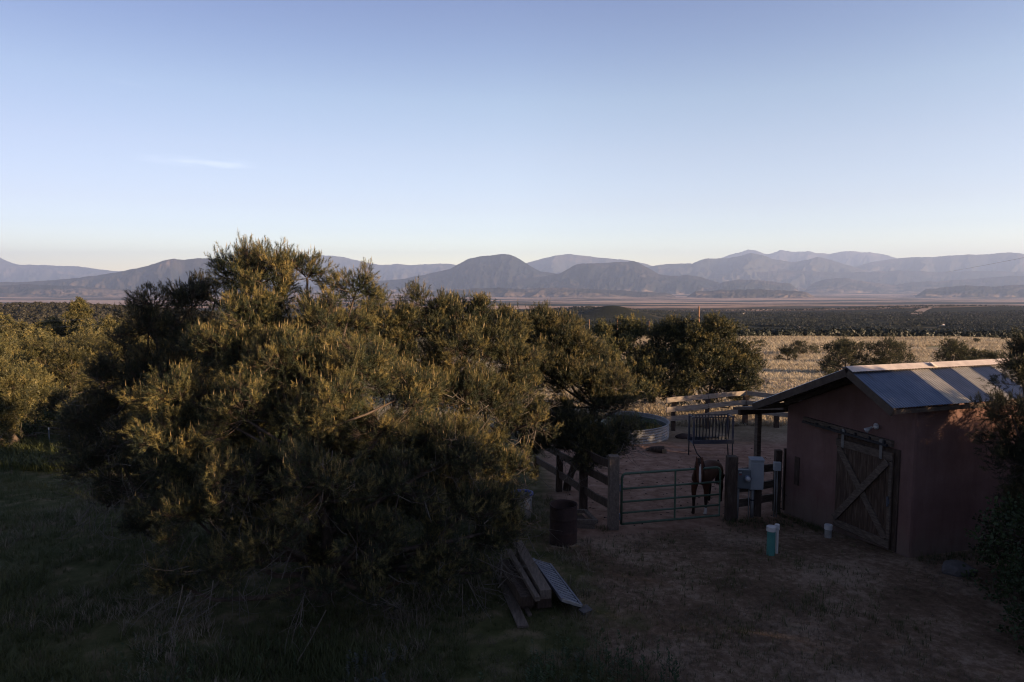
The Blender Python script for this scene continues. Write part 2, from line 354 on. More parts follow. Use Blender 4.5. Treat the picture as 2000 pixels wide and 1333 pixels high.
# ------------------------------------------------------------------ ground
def ground_material():
    m, ns, ls, b = mat('ground')
    geo = ns.new('ShaderNodeNewGeometry'); P = geo.outputs['Position']
    def math_(op, a, bb=None, cc=None, clamp=False):
        n = ns.new('ShaderNodeMath'); n.operation = op; n.use_clamp = clamp
        for i, v in enumerate((a, bb, cc)):
            if v is None: continue
            if isinstance(v, (int, float)): n.inputs[i].default_value = v
            else: ls.new(v, n.inputs[i])
        return n.outputs[0]
    def noise(scale, detail=6, off=(0, 0, 0), rough=.6, sc3=(1, 1, 0)):
        mp = ns.new('ShaderNodeMapping'); mp.inputs['Location'].default_value = off; mp.inputs['Scale'].default_value = [scale * s for s in sc3]
        ls.new(P, mp.inputs[0]); n = nd(ns, 'ShaderNodeTexNoise', {'Scale': 1.0, 'Detail': detail, 'Roughness': rough}); ls.new(mp.outputs[0], n.inputs[0]); return n.outputs[0]
    def sstep(a, bb, v):
        n = ns.new('ShaderNodeMapRange'); n.interpolation_type = 'SMOOTHSTEP'; ls.new(v, n.inputs[0]); n.inputs[1].default_value = a; n.inputs[2].default_value = bb; return n.outputs[0]
    def mix(f, a, bb):
        n = nd(ns, 'ShaderNodeMix', data_type='RGBA')
        ls.new(f, n.inputs[0]) if not isinstance(f, (int, float)) else setattr(n.inputs[0], 'default_value', f)
        for i, v in ((6, a), (7, bb)):
            if isinstance(v, tuple): n.inputs[i].default_value = (*v, 1)
            else: ls.new(v, n.inputs[i])
        return n.outputs[2]
    s = ns.new('ShaderNodeSeparateXYZ'); ls.new(P, s.inputs[0]); X, Y = s.outputs[0], s.outputs[1]
    r = math_('SQRT', math_('ADD', math_('MULTIPLY', X, X), math_('MULTIPLY', Y, Y)))
    # near: bare reddish dirt with litter, green turf to the left
    dirt = rampn(ns, [(.40, (.070, .048, .032)), (.5, (.130, .090, .062)), (.60, (.25, .185, .137))]); ls.new(math_('ADD', math_('MULTIPLY', noise(.55, 6, (8, 3, 0), .55), .5), math_('MULTIPLY', noise(6.0, 9, rough=.75), .5)), dirt.inputs[0])
    straw = mix(sstep(.60, .72, noise(9, 6, (3, 1, 0), .7)), dirt.outputs[0], (.19, .16, .135))
    turf = rampn(ns, [(.34, (.036, .042, .016)), (.52, (.075, .075, .034)), (.66, (.15, .12, .075))]); ls.new(noise(1.7, 8, (9, 2, 0)), turf.inputs[0])
    gm = math_('ADD', sstep(3.4, -.2, X), math_('MULTIPLY', math_('SUBTRACT', noise(.5, 6, (4, 4, 0)), .5), 2.4))
    near = mix(sstep(.35, .75, gm), straw, turf.outputs[0])
    # corral floor: red-brown trampled earth
    cor = rampn(ns, [(.34, (.125, .072, .050)), (.5, (.215, .130, .096)), (.68, (.31, .21, .16))]); ls.new(noise(2.2, 10, (7, 7, 0), .7), cor.inputs[0])
    cmask = math_('MULTIPLY', math_('MULTIPLY', sstep(15.6, 17.2, math_('SUBTRACT', Y, math_('MULTIPLY', math_('SUBTRACT', X, 5), .25))), sstep(29.5, 27.5, Y)), math_('MULTIPLY', sstep(.5, 2.0, X), sstep(20, 15, X)))
    near = mix(cmask, near, cor.outputs[0])
    # field of pale dry grass
    fld = rampn(ns, [(.3, (.17, .15, .10)), (.5, (.30, .255, .18)), (.7, (.40, .34, .26))]); ls.new(noise(.22, 10, (1, 5, 0), .7), fld.inputs[0])
    fld2 = mix(sstep(.52, .62, noise(.035, 5, (2, 8, 0))), fld.outputs[0], (.17, .165, .095))
    c = mix(sstep(27, 38, math_('ADD', Y, math_('MULTIPLY', math_('SUBTRACT', noise(.15, 4), .5), 8))), near, fld2)
    wood = rampn(ns, [(.35, (.06, .055, .03)), (.6, (.12, .10, .06)), (.75, (.19, .15, .10))]); ls.new(noise(.12, 8, (6, 3, 0)), wood.inputs[0])
    c = mix(sstep(-8, -18, X), c, mix(sstep(26, 34, Y), near, wood.outputs[0]))
    # pinyon woodland beyond the field
    fw = rampn(ns, [(.40, (.016, .018, .012)), (.55, (.022, .024, .016)), (.66, (.10, .082, .06))]); ls.new(noise(.018, 10, (6, 3, 0), .75), fw.inputs[0])
    c = mix(sstep(250, 300, r), c, fw.outputs[0])
    # far valley: woodland belts and pinkish grassland
    belts = math_('ADD', math_('MULTIPLY', noise(1 / 1500., 7, (3.3, 1.2, 0), .62, (.34, 1.25, 0)), .8), math_('MULTIPLY', noise(1 / 420., 5, (1, 2, 0), .6, (.5, 1, 0)), .2))
    vm = rampn(ns, [(.0, (.020, .024, .020)), (.46, (.030, .032, .028)), (.505, (.15, .11, .085)), (.57, (.32, .22, .17)), (.72, (.42, .30, .24))])
    bias = math_('SUBTRACT', math_('MULTIPLY', sstep(2600, 9000, r), .24), .15)
    far2 = math_('MULTIPLY', sstep(15500, 21000, r), -.05)
    ls.new(math_('ADD', math_('MULTIPLY_ADD', belts, 3.0, -1.02), math_('ADD', bias, far2)), vm.inputs[0])
    fine = noise(1 / 90., 6, (0, 0, 0), .75)
    vm2 = mix(math_('MULTIPLY', sstep(.5, .62, fine), .7), vm.outputs[0], (.035, .036, .026))
    c = mix(sstep(1500, 2600, r), c, vm2)
    ls.new(c, b.inputs['Base Color']); b.inputs['Roughness'].default_value = 1; b.inputs['Specular IOR Level'].default_value = .05
    # relief: fine near, coarse far
    bn = nd(ns, 'ShaderNodeBump', {'Strength': .7, 'Distance': .05}); ls.new(noise(7, 8, rough=.7), bn.inputs['Height'])
    bf = nd(ns, 'ShaderNodeBump', {'Strength': 1.0, 'Distance': 2.2}); ls.new(noise(.12, 8, rough=.8), bf.inputs['Height'])
    mixn = nd(ns, 'ShaderNodeMix', data_type='VECTOR'); ls.new(sstep(150, 400, r), mixn.inputs[0]); ls.new(bn.outputs[0], mixn.inputs[4]); ls.new(bf.outputs[0], mixn.inputs[5])
    ls.new(mixn.outputs[1], b.inputs['Normal'])
    return m
def ground():
    az = np.concatenate([np.linspace(-46, 46, 700), np.linspace(46, 314, 110)[1:]])
    az = np.radians(az)
    rr = np.concatenate([[0.5, 2], np.geomspace(4, 60000, 560)])
    A, Q = np.meshgrid(az, rr, indexing='ij')
    x = np.sin(A) * Q; y = np.cos(A) * Q; z = zt(x, y)
    v = np.stack([x, y, z], -1).reshape(-1, 3)
    na, nr = A.shape
    idx = np.arange(na * nr).reshape(na, nr); nx = np.roll(idx, -1, 0)
    f = np.stack([idx[:, :-1], idx[:, 1:], nx[:, 1:], nx[:, :-1]], -1).reshape(-1, 4)
    cidx = len(v); v = np.vstack([v, [0, 0, 0]])
    fc = np.stack([np.full(na, cidx), idx[:, 0], nx[:, 0]], -1)
    o = link('ground', np_mesh('ground', v, [f, fc], ground_material(), smooth_=True)); o['kind'] = 'structure'
ground()

# ------------------------------------------------------------------ mountains
def mtn_mat(name, c1, c2, c3, s):
    m, ns, ls, b = mat(name)
    geo = ns.new('ShaderNodeNewGeometry'); mp = ns.new('ShaderNodeMapping'); mp.inputs['Scale'].default_value = (s, s, s * 2.5); ls.new(geo.outputs['Position'], mp.inputs[0])
    n = nd(ns, 'ShaderNodeTexNoise', {'Scale': 1, 'Detail': 9, 'Roughness': .68, 'Distortion': .3}); ls.new(mp.outputs[0], n.inputs[0])
    r = rampn(ns, [(.40, c1), (.55, c2), (.68, c3)]); ls.new(n.outputs[0], r.inputs[0]); sz = ns.new('ShaderNodeSeparateXYZ'); ls.new(geo.outputs['Position'], sz.inputs[0])
    n4 = nd(ns, 'ShaderNodeTexNoise', {'Scale': .8, 'Detail': 6, 'Roughness': .6}); ls.new(mp.outputs[0], n4.inputs[0])
    hh = nd(ns, 'ShaderNodeMath', operation='MULTIPLY_ADD'); ls.new(n4.outputs[0], hh.inputs[0]); hh.inputs[1].default_value = -700; ls.new(sz.outputs[2], hh.inputs[2])
    mr = ns.new('ShaderNodeMapRange'); ls.new(hh.outputs[0], mr.inputs[0]); mr.inputs[1].default_value = -590; mr.inputs[2].default_value = -480; mr.inputs[3].default_value = .55; mr.inputs[4].default_value = 0
    n5 = nd(ns, 'ShaderNodeTexNoise', {'Scale': 3.0, 'Detail': 6, 'Roughness': .6}); ls.new(mp.outputs[0], n5.inputs[0])
    pr = rampn(ns, [(.42, (.07, .06, .05)), (.5, (.22, .16, .12)), (.62, (.38, .275, .21))]); ls.new(n5.outputs[0], pr.inputs[0])
    mxx = nd(ns, 'ShaderNodeMix', data_type='RGBA'); ls.new(mr.outputs[0], mxx.inputs[0]); ls.new(r.outputs[0], mxx.inputs[6]); ls.new(pr.outputs[0], mxx.inputs[7])
    ls.new(mxx.outputs[2], b.inputs['Base Color'])
    b.inputs['Roughness'].default_value = 1; b.inputs['Specular IOR Level'].default_value = 0
    bp = nd(ns, 'ShaderNodeBump', {'Strength': .8, 'Distance': 90}); ls.new(n.outputs[0], bp.inputs['Height']); ls.new(bp.outputs[0], b.inputs['Normal'])
    return m
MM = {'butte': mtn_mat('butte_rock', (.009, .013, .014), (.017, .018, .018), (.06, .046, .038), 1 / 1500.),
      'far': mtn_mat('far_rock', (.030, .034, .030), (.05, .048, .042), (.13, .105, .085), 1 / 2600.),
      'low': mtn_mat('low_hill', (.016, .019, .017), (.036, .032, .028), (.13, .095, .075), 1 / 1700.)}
def mountain(prof, dist, dn, df, seed, m, foot=-262, rough=1.0, label='', steep=1.6, amp=.8):
    px = np.array([p[0] for p in prof], float); py = np.array([p[1] for p in prof], float)
    n = int(max(160, (px[-1] - px[0]) / 1.6)); ns_ = 90
    P = np.linspace(px[0], px[-1], n)
    Y = np.interp(P, px, py)
    k = np.array([1, 2, 3, 2, 1.]) / 9
    Y = np.convolve(np.pad(Y, 2, mode='edge'), k, mode='valid')
    Y = Y + rough * (fbm(P / 16. + seed, P * 0 + seed, 4) * 1.8 + np.abs(fbm(P / 5. + seed, P * 0 + seed, 4)) * 1.5)
    a = (P - 1000) / FPX
    tz = CAM_H + dist * (554.8 - Y) / FPX * 1.0
    edge = smooth(0, 1, (P - px[0]) / 30.) * smooth(0, 1, (px[-1] - P) / 30.)
    S = np.concatenate([-np.linspace(1, 0, 60) ** 1.2, np.linspace(0, 1, 31)[1:]])
    Pg, Sg = np.meshgrid(P, S, indexing='ij')
    ag = (Pg - 1000) / FPX
    d = dist + np.where(Sg < 0, Sg * dn, Sg * df)
    top = np.repeat((tz - foot)[:, None], len(S), 1) * np.repeat(edge[:, None] * .999 + .001, len(S), 1)
    q = np.abs(Sg)
    wx = ag * dist / (dn * .32) + seed * 3.1
    rid = 1 - np.abs(fbm(wx + .25 * q, q * 1.1 + seed, 5, .6)) * 2.2       # spurs running down the slope
    rid2 = fbm(wx * 3, q * 4 + seed, 5, .62) * 2
    body = (1 - q) ** steep
    h = top * (body + amp * (rid - .62) * q * (1 - q) * 2.2 + .06 * rid2 * q * (1 - q))
    h = np.clip(h, -40, None)
    x = ag * d; y = d * np.ones_like(x)
    v = np.stack([x, y, foot + h], -1).reshape(-1, 3)
    idx = np.arange(Pg.size).reshape(Pg.shape)
    f = np.stack([idx[:-1, :-1], idx[1:, :-1], idx[1:, 1:], idx[:-1, 1:]], -1).reshape(-1, 4)
    o = link('mountain', np_mesh('mountain', v, [f], m, smooth_=True)); o['kind'] = 'structure'; 
    if label: o['label'] = label
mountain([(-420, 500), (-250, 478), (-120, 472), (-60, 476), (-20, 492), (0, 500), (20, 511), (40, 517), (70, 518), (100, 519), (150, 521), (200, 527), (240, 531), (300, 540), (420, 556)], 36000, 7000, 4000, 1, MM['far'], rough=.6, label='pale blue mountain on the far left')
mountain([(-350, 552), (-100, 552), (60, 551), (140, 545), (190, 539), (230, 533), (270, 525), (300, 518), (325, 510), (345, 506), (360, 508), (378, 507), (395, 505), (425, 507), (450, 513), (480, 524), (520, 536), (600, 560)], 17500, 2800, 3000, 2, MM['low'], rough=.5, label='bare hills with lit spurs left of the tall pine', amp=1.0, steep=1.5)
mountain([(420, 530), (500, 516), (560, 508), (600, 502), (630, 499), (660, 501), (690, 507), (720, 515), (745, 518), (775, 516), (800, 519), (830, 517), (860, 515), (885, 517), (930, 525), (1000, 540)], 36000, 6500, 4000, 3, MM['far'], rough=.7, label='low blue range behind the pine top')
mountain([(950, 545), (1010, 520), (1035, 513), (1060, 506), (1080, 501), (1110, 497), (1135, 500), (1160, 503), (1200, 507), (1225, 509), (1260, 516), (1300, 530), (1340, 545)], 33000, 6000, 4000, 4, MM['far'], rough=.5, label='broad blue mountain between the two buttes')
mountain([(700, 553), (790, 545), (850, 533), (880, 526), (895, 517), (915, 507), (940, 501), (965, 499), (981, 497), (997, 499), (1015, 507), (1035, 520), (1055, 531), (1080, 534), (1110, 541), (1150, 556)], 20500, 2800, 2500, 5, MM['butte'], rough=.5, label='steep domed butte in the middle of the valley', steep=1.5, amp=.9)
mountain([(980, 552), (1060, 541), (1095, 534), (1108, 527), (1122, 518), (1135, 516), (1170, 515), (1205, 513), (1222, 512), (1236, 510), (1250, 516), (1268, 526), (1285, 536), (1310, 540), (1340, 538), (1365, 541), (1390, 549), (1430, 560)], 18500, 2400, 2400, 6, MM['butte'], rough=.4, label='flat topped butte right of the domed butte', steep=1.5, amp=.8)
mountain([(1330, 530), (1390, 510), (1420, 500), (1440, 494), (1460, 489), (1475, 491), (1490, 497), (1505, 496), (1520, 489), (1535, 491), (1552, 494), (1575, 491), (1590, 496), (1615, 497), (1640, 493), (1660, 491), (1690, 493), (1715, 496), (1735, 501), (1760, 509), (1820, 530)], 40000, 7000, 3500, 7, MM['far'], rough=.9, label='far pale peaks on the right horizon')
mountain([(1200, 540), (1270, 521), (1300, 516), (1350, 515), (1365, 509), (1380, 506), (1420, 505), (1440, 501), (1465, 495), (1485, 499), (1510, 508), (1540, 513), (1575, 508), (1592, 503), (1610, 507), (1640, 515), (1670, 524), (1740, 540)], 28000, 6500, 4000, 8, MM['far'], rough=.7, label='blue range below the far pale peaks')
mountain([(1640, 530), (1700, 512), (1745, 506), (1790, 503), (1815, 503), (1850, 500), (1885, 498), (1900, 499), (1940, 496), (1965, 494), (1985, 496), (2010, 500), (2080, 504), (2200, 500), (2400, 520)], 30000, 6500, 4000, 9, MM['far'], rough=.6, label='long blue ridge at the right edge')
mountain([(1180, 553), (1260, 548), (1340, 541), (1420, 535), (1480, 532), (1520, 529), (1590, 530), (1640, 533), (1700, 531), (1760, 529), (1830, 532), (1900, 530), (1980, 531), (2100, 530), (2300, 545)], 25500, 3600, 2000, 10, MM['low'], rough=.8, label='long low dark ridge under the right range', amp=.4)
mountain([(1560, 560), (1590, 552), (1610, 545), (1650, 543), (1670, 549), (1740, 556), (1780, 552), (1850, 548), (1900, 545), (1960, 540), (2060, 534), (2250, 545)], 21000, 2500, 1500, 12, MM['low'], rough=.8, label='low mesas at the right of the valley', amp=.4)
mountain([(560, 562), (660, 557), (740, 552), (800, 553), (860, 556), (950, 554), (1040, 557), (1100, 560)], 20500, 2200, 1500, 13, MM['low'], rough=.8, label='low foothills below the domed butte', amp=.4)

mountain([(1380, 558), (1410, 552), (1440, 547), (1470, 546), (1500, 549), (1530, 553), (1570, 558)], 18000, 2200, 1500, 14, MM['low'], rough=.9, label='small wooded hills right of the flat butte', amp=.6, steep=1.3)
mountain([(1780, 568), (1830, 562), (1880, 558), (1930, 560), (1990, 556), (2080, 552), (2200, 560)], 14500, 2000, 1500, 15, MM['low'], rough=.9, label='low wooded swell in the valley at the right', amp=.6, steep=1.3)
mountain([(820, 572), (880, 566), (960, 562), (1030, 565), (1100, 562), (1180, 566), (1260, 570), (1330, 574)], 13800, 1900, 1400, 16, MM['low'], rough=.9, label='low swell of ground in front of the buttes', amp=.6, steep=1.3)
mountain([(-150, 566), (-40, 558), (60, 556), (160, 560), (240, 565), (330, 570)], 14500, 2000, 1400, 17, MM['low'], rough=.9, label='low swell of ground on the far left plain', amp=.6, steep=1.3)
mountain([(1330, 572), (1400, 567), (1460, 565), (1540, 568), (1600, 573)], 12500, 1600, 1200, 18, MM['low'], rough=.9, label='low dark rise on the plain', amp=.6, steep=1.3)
# ------------------------------------------------------------------ haze
hb = MB().box((0, 19000, 700), (84000, 50000, 2600))
mz = bpy.data.materials.new('haze_air'); mz.use_nodes = True; mz.node_tree.nodes.clear()
pv = mz.node_tree.nodes.new('ShaderNodeVolumePrincipled'); mo = mz.node_tree.nodes.new('ShaderNodeOutputMaterial')
pv.inputs['Color'].default_value = (.44, .60, 1.0, 1); pv.inputs['Density'].default_value = 3.2e-5; pv.inputs['Anisotropy'].default_value = 0.1
mz.node_tree.links.new(pv.outputs[0], mo.inputs['Volume'])
hz = hb.build('haze', mz); hz['kind'] = 'stuff'

# ------------------------------------------------------------------ tree builder
def unit(v): return v / np.maximum(np.linalg.norm(v, axis=-1, keepdims=True), 1e-9)
def shoot_template(n, L, nl, nw, seed, tuft=False):
    """a shoot: needles (thin triangles) along an axis of length L pointing +Z"""
    r = np.random.RandomState(seed); V = []
    for i in range(n):
        t = (i + r.rand()) / n; az = i * 2.4 + r.rand() * .5
        p = np.array([0, 0, L * t]); spread = R(r.uniform(25, 95)) * (1.05 - .35 * t)
        d = np.array([math.cos(az) * math.sin(spread), math.sin(az) * math.sin(spread), math.cos(spread)])
        s = unit(np.cross(d, r.randn(3))) * nw / 2
        q = p + d * nl * r.uniform(.75, 1.15)
        V += [p - s * .6, p + s * .6, q + s * .35 * 0 + s * .1]
    return np.array(V)
def leaf_template(n, L, nl, nw, seed):
    r = np.random.RandomState(seed); V = []
    for i in range(n):
        t = (i + r.rand()) / n; az = r.rand() * 6.28
        d = unit(np.array([math.cos(az), math.sin(az), r.uniform(-.1, 1.2)]))
        p = np.array([0, 0, L * t]) + d * r.uniform(0, L * .35)
        s = unit(np.cross(d, r.randn(3))) * nw / 2
        V += [p - s, p + d * nl * .5 + s * 0 - s * .0, p + d * nl]
        V[-3:] = [p, p + d * nl * .55 + s, p + d * nl]
        V += [p, p + d * nl, p + d * nl * .55 - s]
    return np.array(V)
def candle_template(L, wd):
    V = []
    for k in range(3):
        a, b_ = 2.094 * k, 2.094 * (k + 1)
        V += [[wd * math.cos(a), wd * math.sin(a), 0], [wd * math.cos(b_), wd * math.sin(b_), 0], [0, 0, L]]
    return np.array(V)
WHICH = []
def place_templates(tpls, pos, dirs, scale, rs):
    """instances of templates merged into one vertex soup"""
    out = []
    which = rs.randint(len(tpls), size=len(pos)); WHICH[:] = [which]
    z = unit(dirs); x = unit(np.cross(z, rs.randn(*z.shape))); y = np.cross(z, x)
    for k, T in enumerate(tpls):
        s = which == k
        if not s.any(): continue
        P = (T[None, :, 0:1] * x[s][:, None, :] + T[None, :, 1:2] * y[s][:, None, :] + T[None, :, 2:3] * z[s][:, None, :]) * scale[s][:, None, None] + pos[s][:, None, :]
        out.append(P.reshape(-1, 3))
    return np.vstack(out)
def sticks(a, b, ra, rb, n=3, bend=0, rs=None):
    """tapered sticks a->b (arrays) as one vertex/face set, optionally bent in the middle"""
    ts = (0, 1) if not bend else (0, .35, .7, 1)
    d = unit(b - a); x = unit(np.cross(d, np.array([.3, .5, .81]))); y = np.cross(d, x)
    L = np.linalg.norm(b - a, axis=1, keepdims=True)
    j1 = (rs.randn(len(a), 3) if bend else 0); rings = []
    for t in ts:
        c = a + (b - a) * t
        if bend: c = c + j1 * bend * L * (t * (1 - t) * 4) * .5 + np.array([0, 0, -1]) * bend * L * (t * (1 - t) * 4) * .5
        r = np.reshape(ra * (1 - t) + rb * t, (-1, 1))
        for k in range(n):
            th = 2 * math.pi * k / n
            rings.append(c + (x * math.cos(th) + y * math.sin(th)) * r)
    Vv = np.stack(rings, 1); m = len(ts) * n
    F = []
    for i in range(len(ts) - 1):
        for k in range(n): F.append([i * n + k, i * n + (k + 1) % n, (i + 1) * n + (k + 1) % n, (i + 1) * n + k])
    F = np.array(F)[None] + (np.arange(len(a)) * m)[:, None, None]
    return Vv.reshape(-1, 3), F.reshape(-1, 4)
def merge_vf(items):
    V = []; F = []; n = 0
    for v, f in items: V.append(v); F.append(f + n); n += len(v)
    return np.vstack(V), np.vstack(F)
NEAR_T = [shoot_template(30, .105, .058, .0100, s) for s in range(4)]
MID_T = [shoot_template(18, .15, .10, .032, 10 + s) for s in range(4)]
FAR_T = [shoot_template(9, .28, .21, .11, 20 + s) for s in range(4)]
JUN_T = [shoot_template(13, .22, .10, .040, 30 + s) for s in range(4)]
LEAF_T = [leaf_template(9, .22, .075, .045, 40 + s) for s in range(4)]
CAND = candle_template(.085, .0065)
def tree(name, base, lobes, seed, tpl, pads, shoots, pad_r, fol, label=None, cat='tree', group=None, trunk_r=.16, candles=0, shoot_s=1.0,
         twigs=True, shell=(.45, 1.02), upb=.58, dead=0, stems=1, cullz=None, outb=.55, hollow=1.9):
    """lobes: (x,y,z,rx,ry,rz) relative to base. pads per m^2-ish per lobe"""
    rs = np.random.RandomState(seed)
    root = empty(name, base, 0, label, cat, group)
    lob = np.array(lobes, float)
    cen = lob[:, :3].mean(0)
    wood = []; foliage_pos = []; foliage_dir = []; lit_young = []
    # trunk(s)
    hub = []
    for s in range(stems):
        a = np.array([rs.uniform(-.12, .12) * (stems > 1) * 2, rs.uniform(-.1, .1) * (stems > 1) * 2, -.1])
        tgt = lob[rs.randint(len(lob)), :3] if stems > 1 else cen
        zt_ = max(.5, lob[:, 2].max() * .55)
        b_ = np.array([cen[0] * .7 + (tgt[0] - cen[0]) * .5, cen[1] * .7 + (tgt[1] - cen[1]) * .5, zt_])
        p = a; pts = [a]
        for k in range(1, 6):
            pts.append(a + (b_ - a) * k / 5 + rs.randn(3) * .05 * b_[2] * .4 * (k < 5))
        pts = np.array(pts); rad = trunk_r / math.sqrt(stems) * np.array([1.25, 1, .85, .68, .5, .3])
        for k in range(5):
            wood.append(sticks(pts[k:k + 1], pts[k + 1:k + 2], np.array([rad[k]]), np.array([rad[k + 1]]), 8))
        hub.append((pts, rad))
    # limbs to the lobes
    for (x, y, z, rx, ry, rz) in lob:
        pts, rad = hub[rs.randint(len(hub))]
        c = np.array([x, y, z])
        # join the trunk below the lobe
        zz = np.clip(z - np.hypot(x - cen[0], y - cen[1]) * .45 - rz * .3, .25, pts[-1, 2])
        k = int(np.clip(np.searchsorted(pts[:, 2], zz), 1, 5)); j = pts[k]
        wood.append(sticks(j[None], c[None], np.array([rad[k] * .62]), np.array([.022]), 6, .12, rs))
        area = (rx * ry + ry * rz + rx * rz) / 3 * 4
        n = max(4, int(pads * area))
        d = unit(rs.randn(n, 3)); d[:, 2] = np.where(d[:, 2] < -.55, -d[:, 2] * .6, d[:, 2]); d = unit(d)
        rr = rs.uniform(shell[0], shell[1], (n, 1))
        pc = c + d * np.array([rx, ry, rz]) * rr
        # thrown out when deep inside another lobe
        # hollows and bulges: the crown surface is broken into separate boughs
        nv = .5 + .5 * (vnoise(pc[:, 0] * hollow + pc[:, 1] * hollow * .7 + seed, pc[:, 2] * hollow * 1.15 + pc[:, 1] * .5) * 2 - 1)
        pc = c + (pc - c) * (.62 + .66 * nv)[:, None]
        keep = (nv > .36) | (rs.rand(n) < .22)
        for q in lob:
            e = (((pc - q[:3]) / q[3:]) ** 2).sum(1); keep &= ~((e < .30) & (np.abs(q[:3] - c).sum() > 1e-6))
        pc = pc[keep]; d = d[keep]
        if cullz is not None: k2 = pc[:, 2] > cullz; pc = pc[k2]; d = d[k2]
        if not len(pc): continue
        back = c + (pc - c) * rs.uniform(.0, .35, (len(pc), 1))
        wood.append(sticks(back, pc, np.full(len(pc), .013), np.full(len(pc), .005), 3, .10, rs))
        m = shoots
        # a spray: shoots crowded along a short rising branchlet
        sdir = unit(d * .75 + np.array([0, 0, .45]) + rs.randn(len(pc), 3) * .38)
        slen = pad_r * rs.uniform(.9, 2.8, (len(pc), 1, 1))
        tt = rs.rand(len(pc), m, 1) ** .8
        off = sdir[:, None, :] * slen * (tt - .35) + rs.randn(len(pc), m, 3) * pad_r * .66 * (1.1 - .40 * tt)
        sp = pc[:, None, :] + off
        dirs = sdir[:, None, :] * outb * (.4 + tt) + np.array([0, 0, upb]) * (.45 + .7 * tt) + unit(off) * .8 + rs.randn(len(pc), m, 3) * .45
        lit_young.append(((tt[:, :, 0] + rs.randn(len(pc), m) * .12) > .76).reshape(-1)); foliage_pos.append(sp.reshape(-1, 3)); foliage_dir.append(dirs.reshape(-1, 3))
        if twigs:
            a = np.repeat(pc - d * pad_r * .7, m, 0); b2 = sp.reshape(-1, 3)
            sel = rs.rand(len(a)) < twigs
            wood.append(sticks(a[sel], b2[sel], np.full(sel.sum(), .0045), np.full(sel.sum(), .003), 3))
    if dead:
        # bare grey inner branches
        low_ = np.argsort(lob[:, 2])[:max(2, int(len(lob) * .6))]; li = low_[rs.randint(len(low_), size=dead)]; cc = lob[li, :3]
        a = cc + rs.randn(dead, 3) * .25; dd = unit(rs.randn(dead, 3) + (cc - cen) * .3 + [0, -.5, -.15]); b2 = a + dd * rs.uniform(.3, 1.0, (dead, 1))
        dw = [sticks(a, b2, np.full(dead, .010), np.full(dead, .003), 3, .16, rs)]
        for _ in range(4):
            t = rs.uniform(.3, .95, (dead, 1)); s0 = a + (b2 - a) * t; s1 = s0 + unit(dd + rs.randn(dead, 3) * .8) * rs.uniform(.12, .38, (dead, 1))
            dw.append(sticks(s0, s1, np.full(dead, .005), np.full(dead, .002), 3, .14, rs))
        v, f = merge_vf(dw); link('dead_branches', np_mesh('dead_branches', v, [f], M['twig']), root)['kind'] = 'stuff'
    v, f = merge_vf(wood); link('trunk', np_mesh('trunk', v, [f], M['bark'], smooth_=True), root)
    pos = np.vstack(foliage_pos); di = np.vstack(foliage_dir)
    sc_ = rs.uniform(.7, 1.25, len(pos)) * shoot_s
    V = place_templates(tpl, pos, di, sc_, rs)
    nt = len(V) // 3
    F = np.arange(len(V)).reshape(-1, 3)
    yo = np.concatenate(lit_young); wh = WHICH[-1]; k_ = np.concatenate([np.repeat(yo[wh == q], len(T) // 3) for q, T in enumerate(tpl) if (wh == q).any()])
    mi = k_.astype(np.int32)
    mats = [fol, LIT_YOUNG.get(fol.name, fol)]  # outer shoots get the new-growth colour with sun highlights painted in
    if candles:
        sel = (rs.rand(len(pos)) < candles) & (unit(di)[:, 2] > .72)
        cp = pos[sel] + unit(di[sel]) * (.13 * sc_[sel])[:, None]
        Cv = place_templates([CAND], cp, np.array([0, 0, 1.]) + rs.randn(len(cp), 3) * .10, rs.uniform(.6, 1.5, len(cp)) * shoot_s, rs)
        F = np.vstack([F, np.arange(len(Cv)).reshape(-1, 3) + len(V)]); V = np.vstack([V, Cv]); mi = np.concatenate([mi, np.full(len(Cv) // 3, 2, np.int32)]); mats.append(M['candle'])
    link('crown', np_mesh('crown', V, [F], mats, mi), root)
    return root
def lobes_px(base, lst):
    """(px, py, depth, radius_m[, squash]) -> lobes relative to base"""
    o = []
    for l in lst:
        p = at(l[0], l[1], l[2]); r = l[3]; q = l[4] if len(l) > 4 else .85
        o.append((p[0] - base[0], p[1] - base[1], p[2] - base[2], r, r, r * q))
    return o
def blob_lobes(h, wd, n, rs, low=.1, lr=.34):
    """lobes filling an uneven rounded crown of height h and width wd"""
    o = [(0, 0, h * .62, wd * .3, wd * .3, h * .27)]
    for i in range(n):
        a = i * 2.4 + rs.uniform(-.4, .4); t = (i + .5) / n
        z = h * (low + (.93 - low) * t); rad = wd / 2 * math.sqrt(max(.06, 1 - (2 * (t * .86 + .07) - .86) ** 2)) * .72
        r = wd * lr * rs.uniform(.62, 1.0) * (1 - .35 * t)
        o.append((rad * math.cos(a), rad * math.sin(a), z - r * .3, r, r, r * .8))
    return o

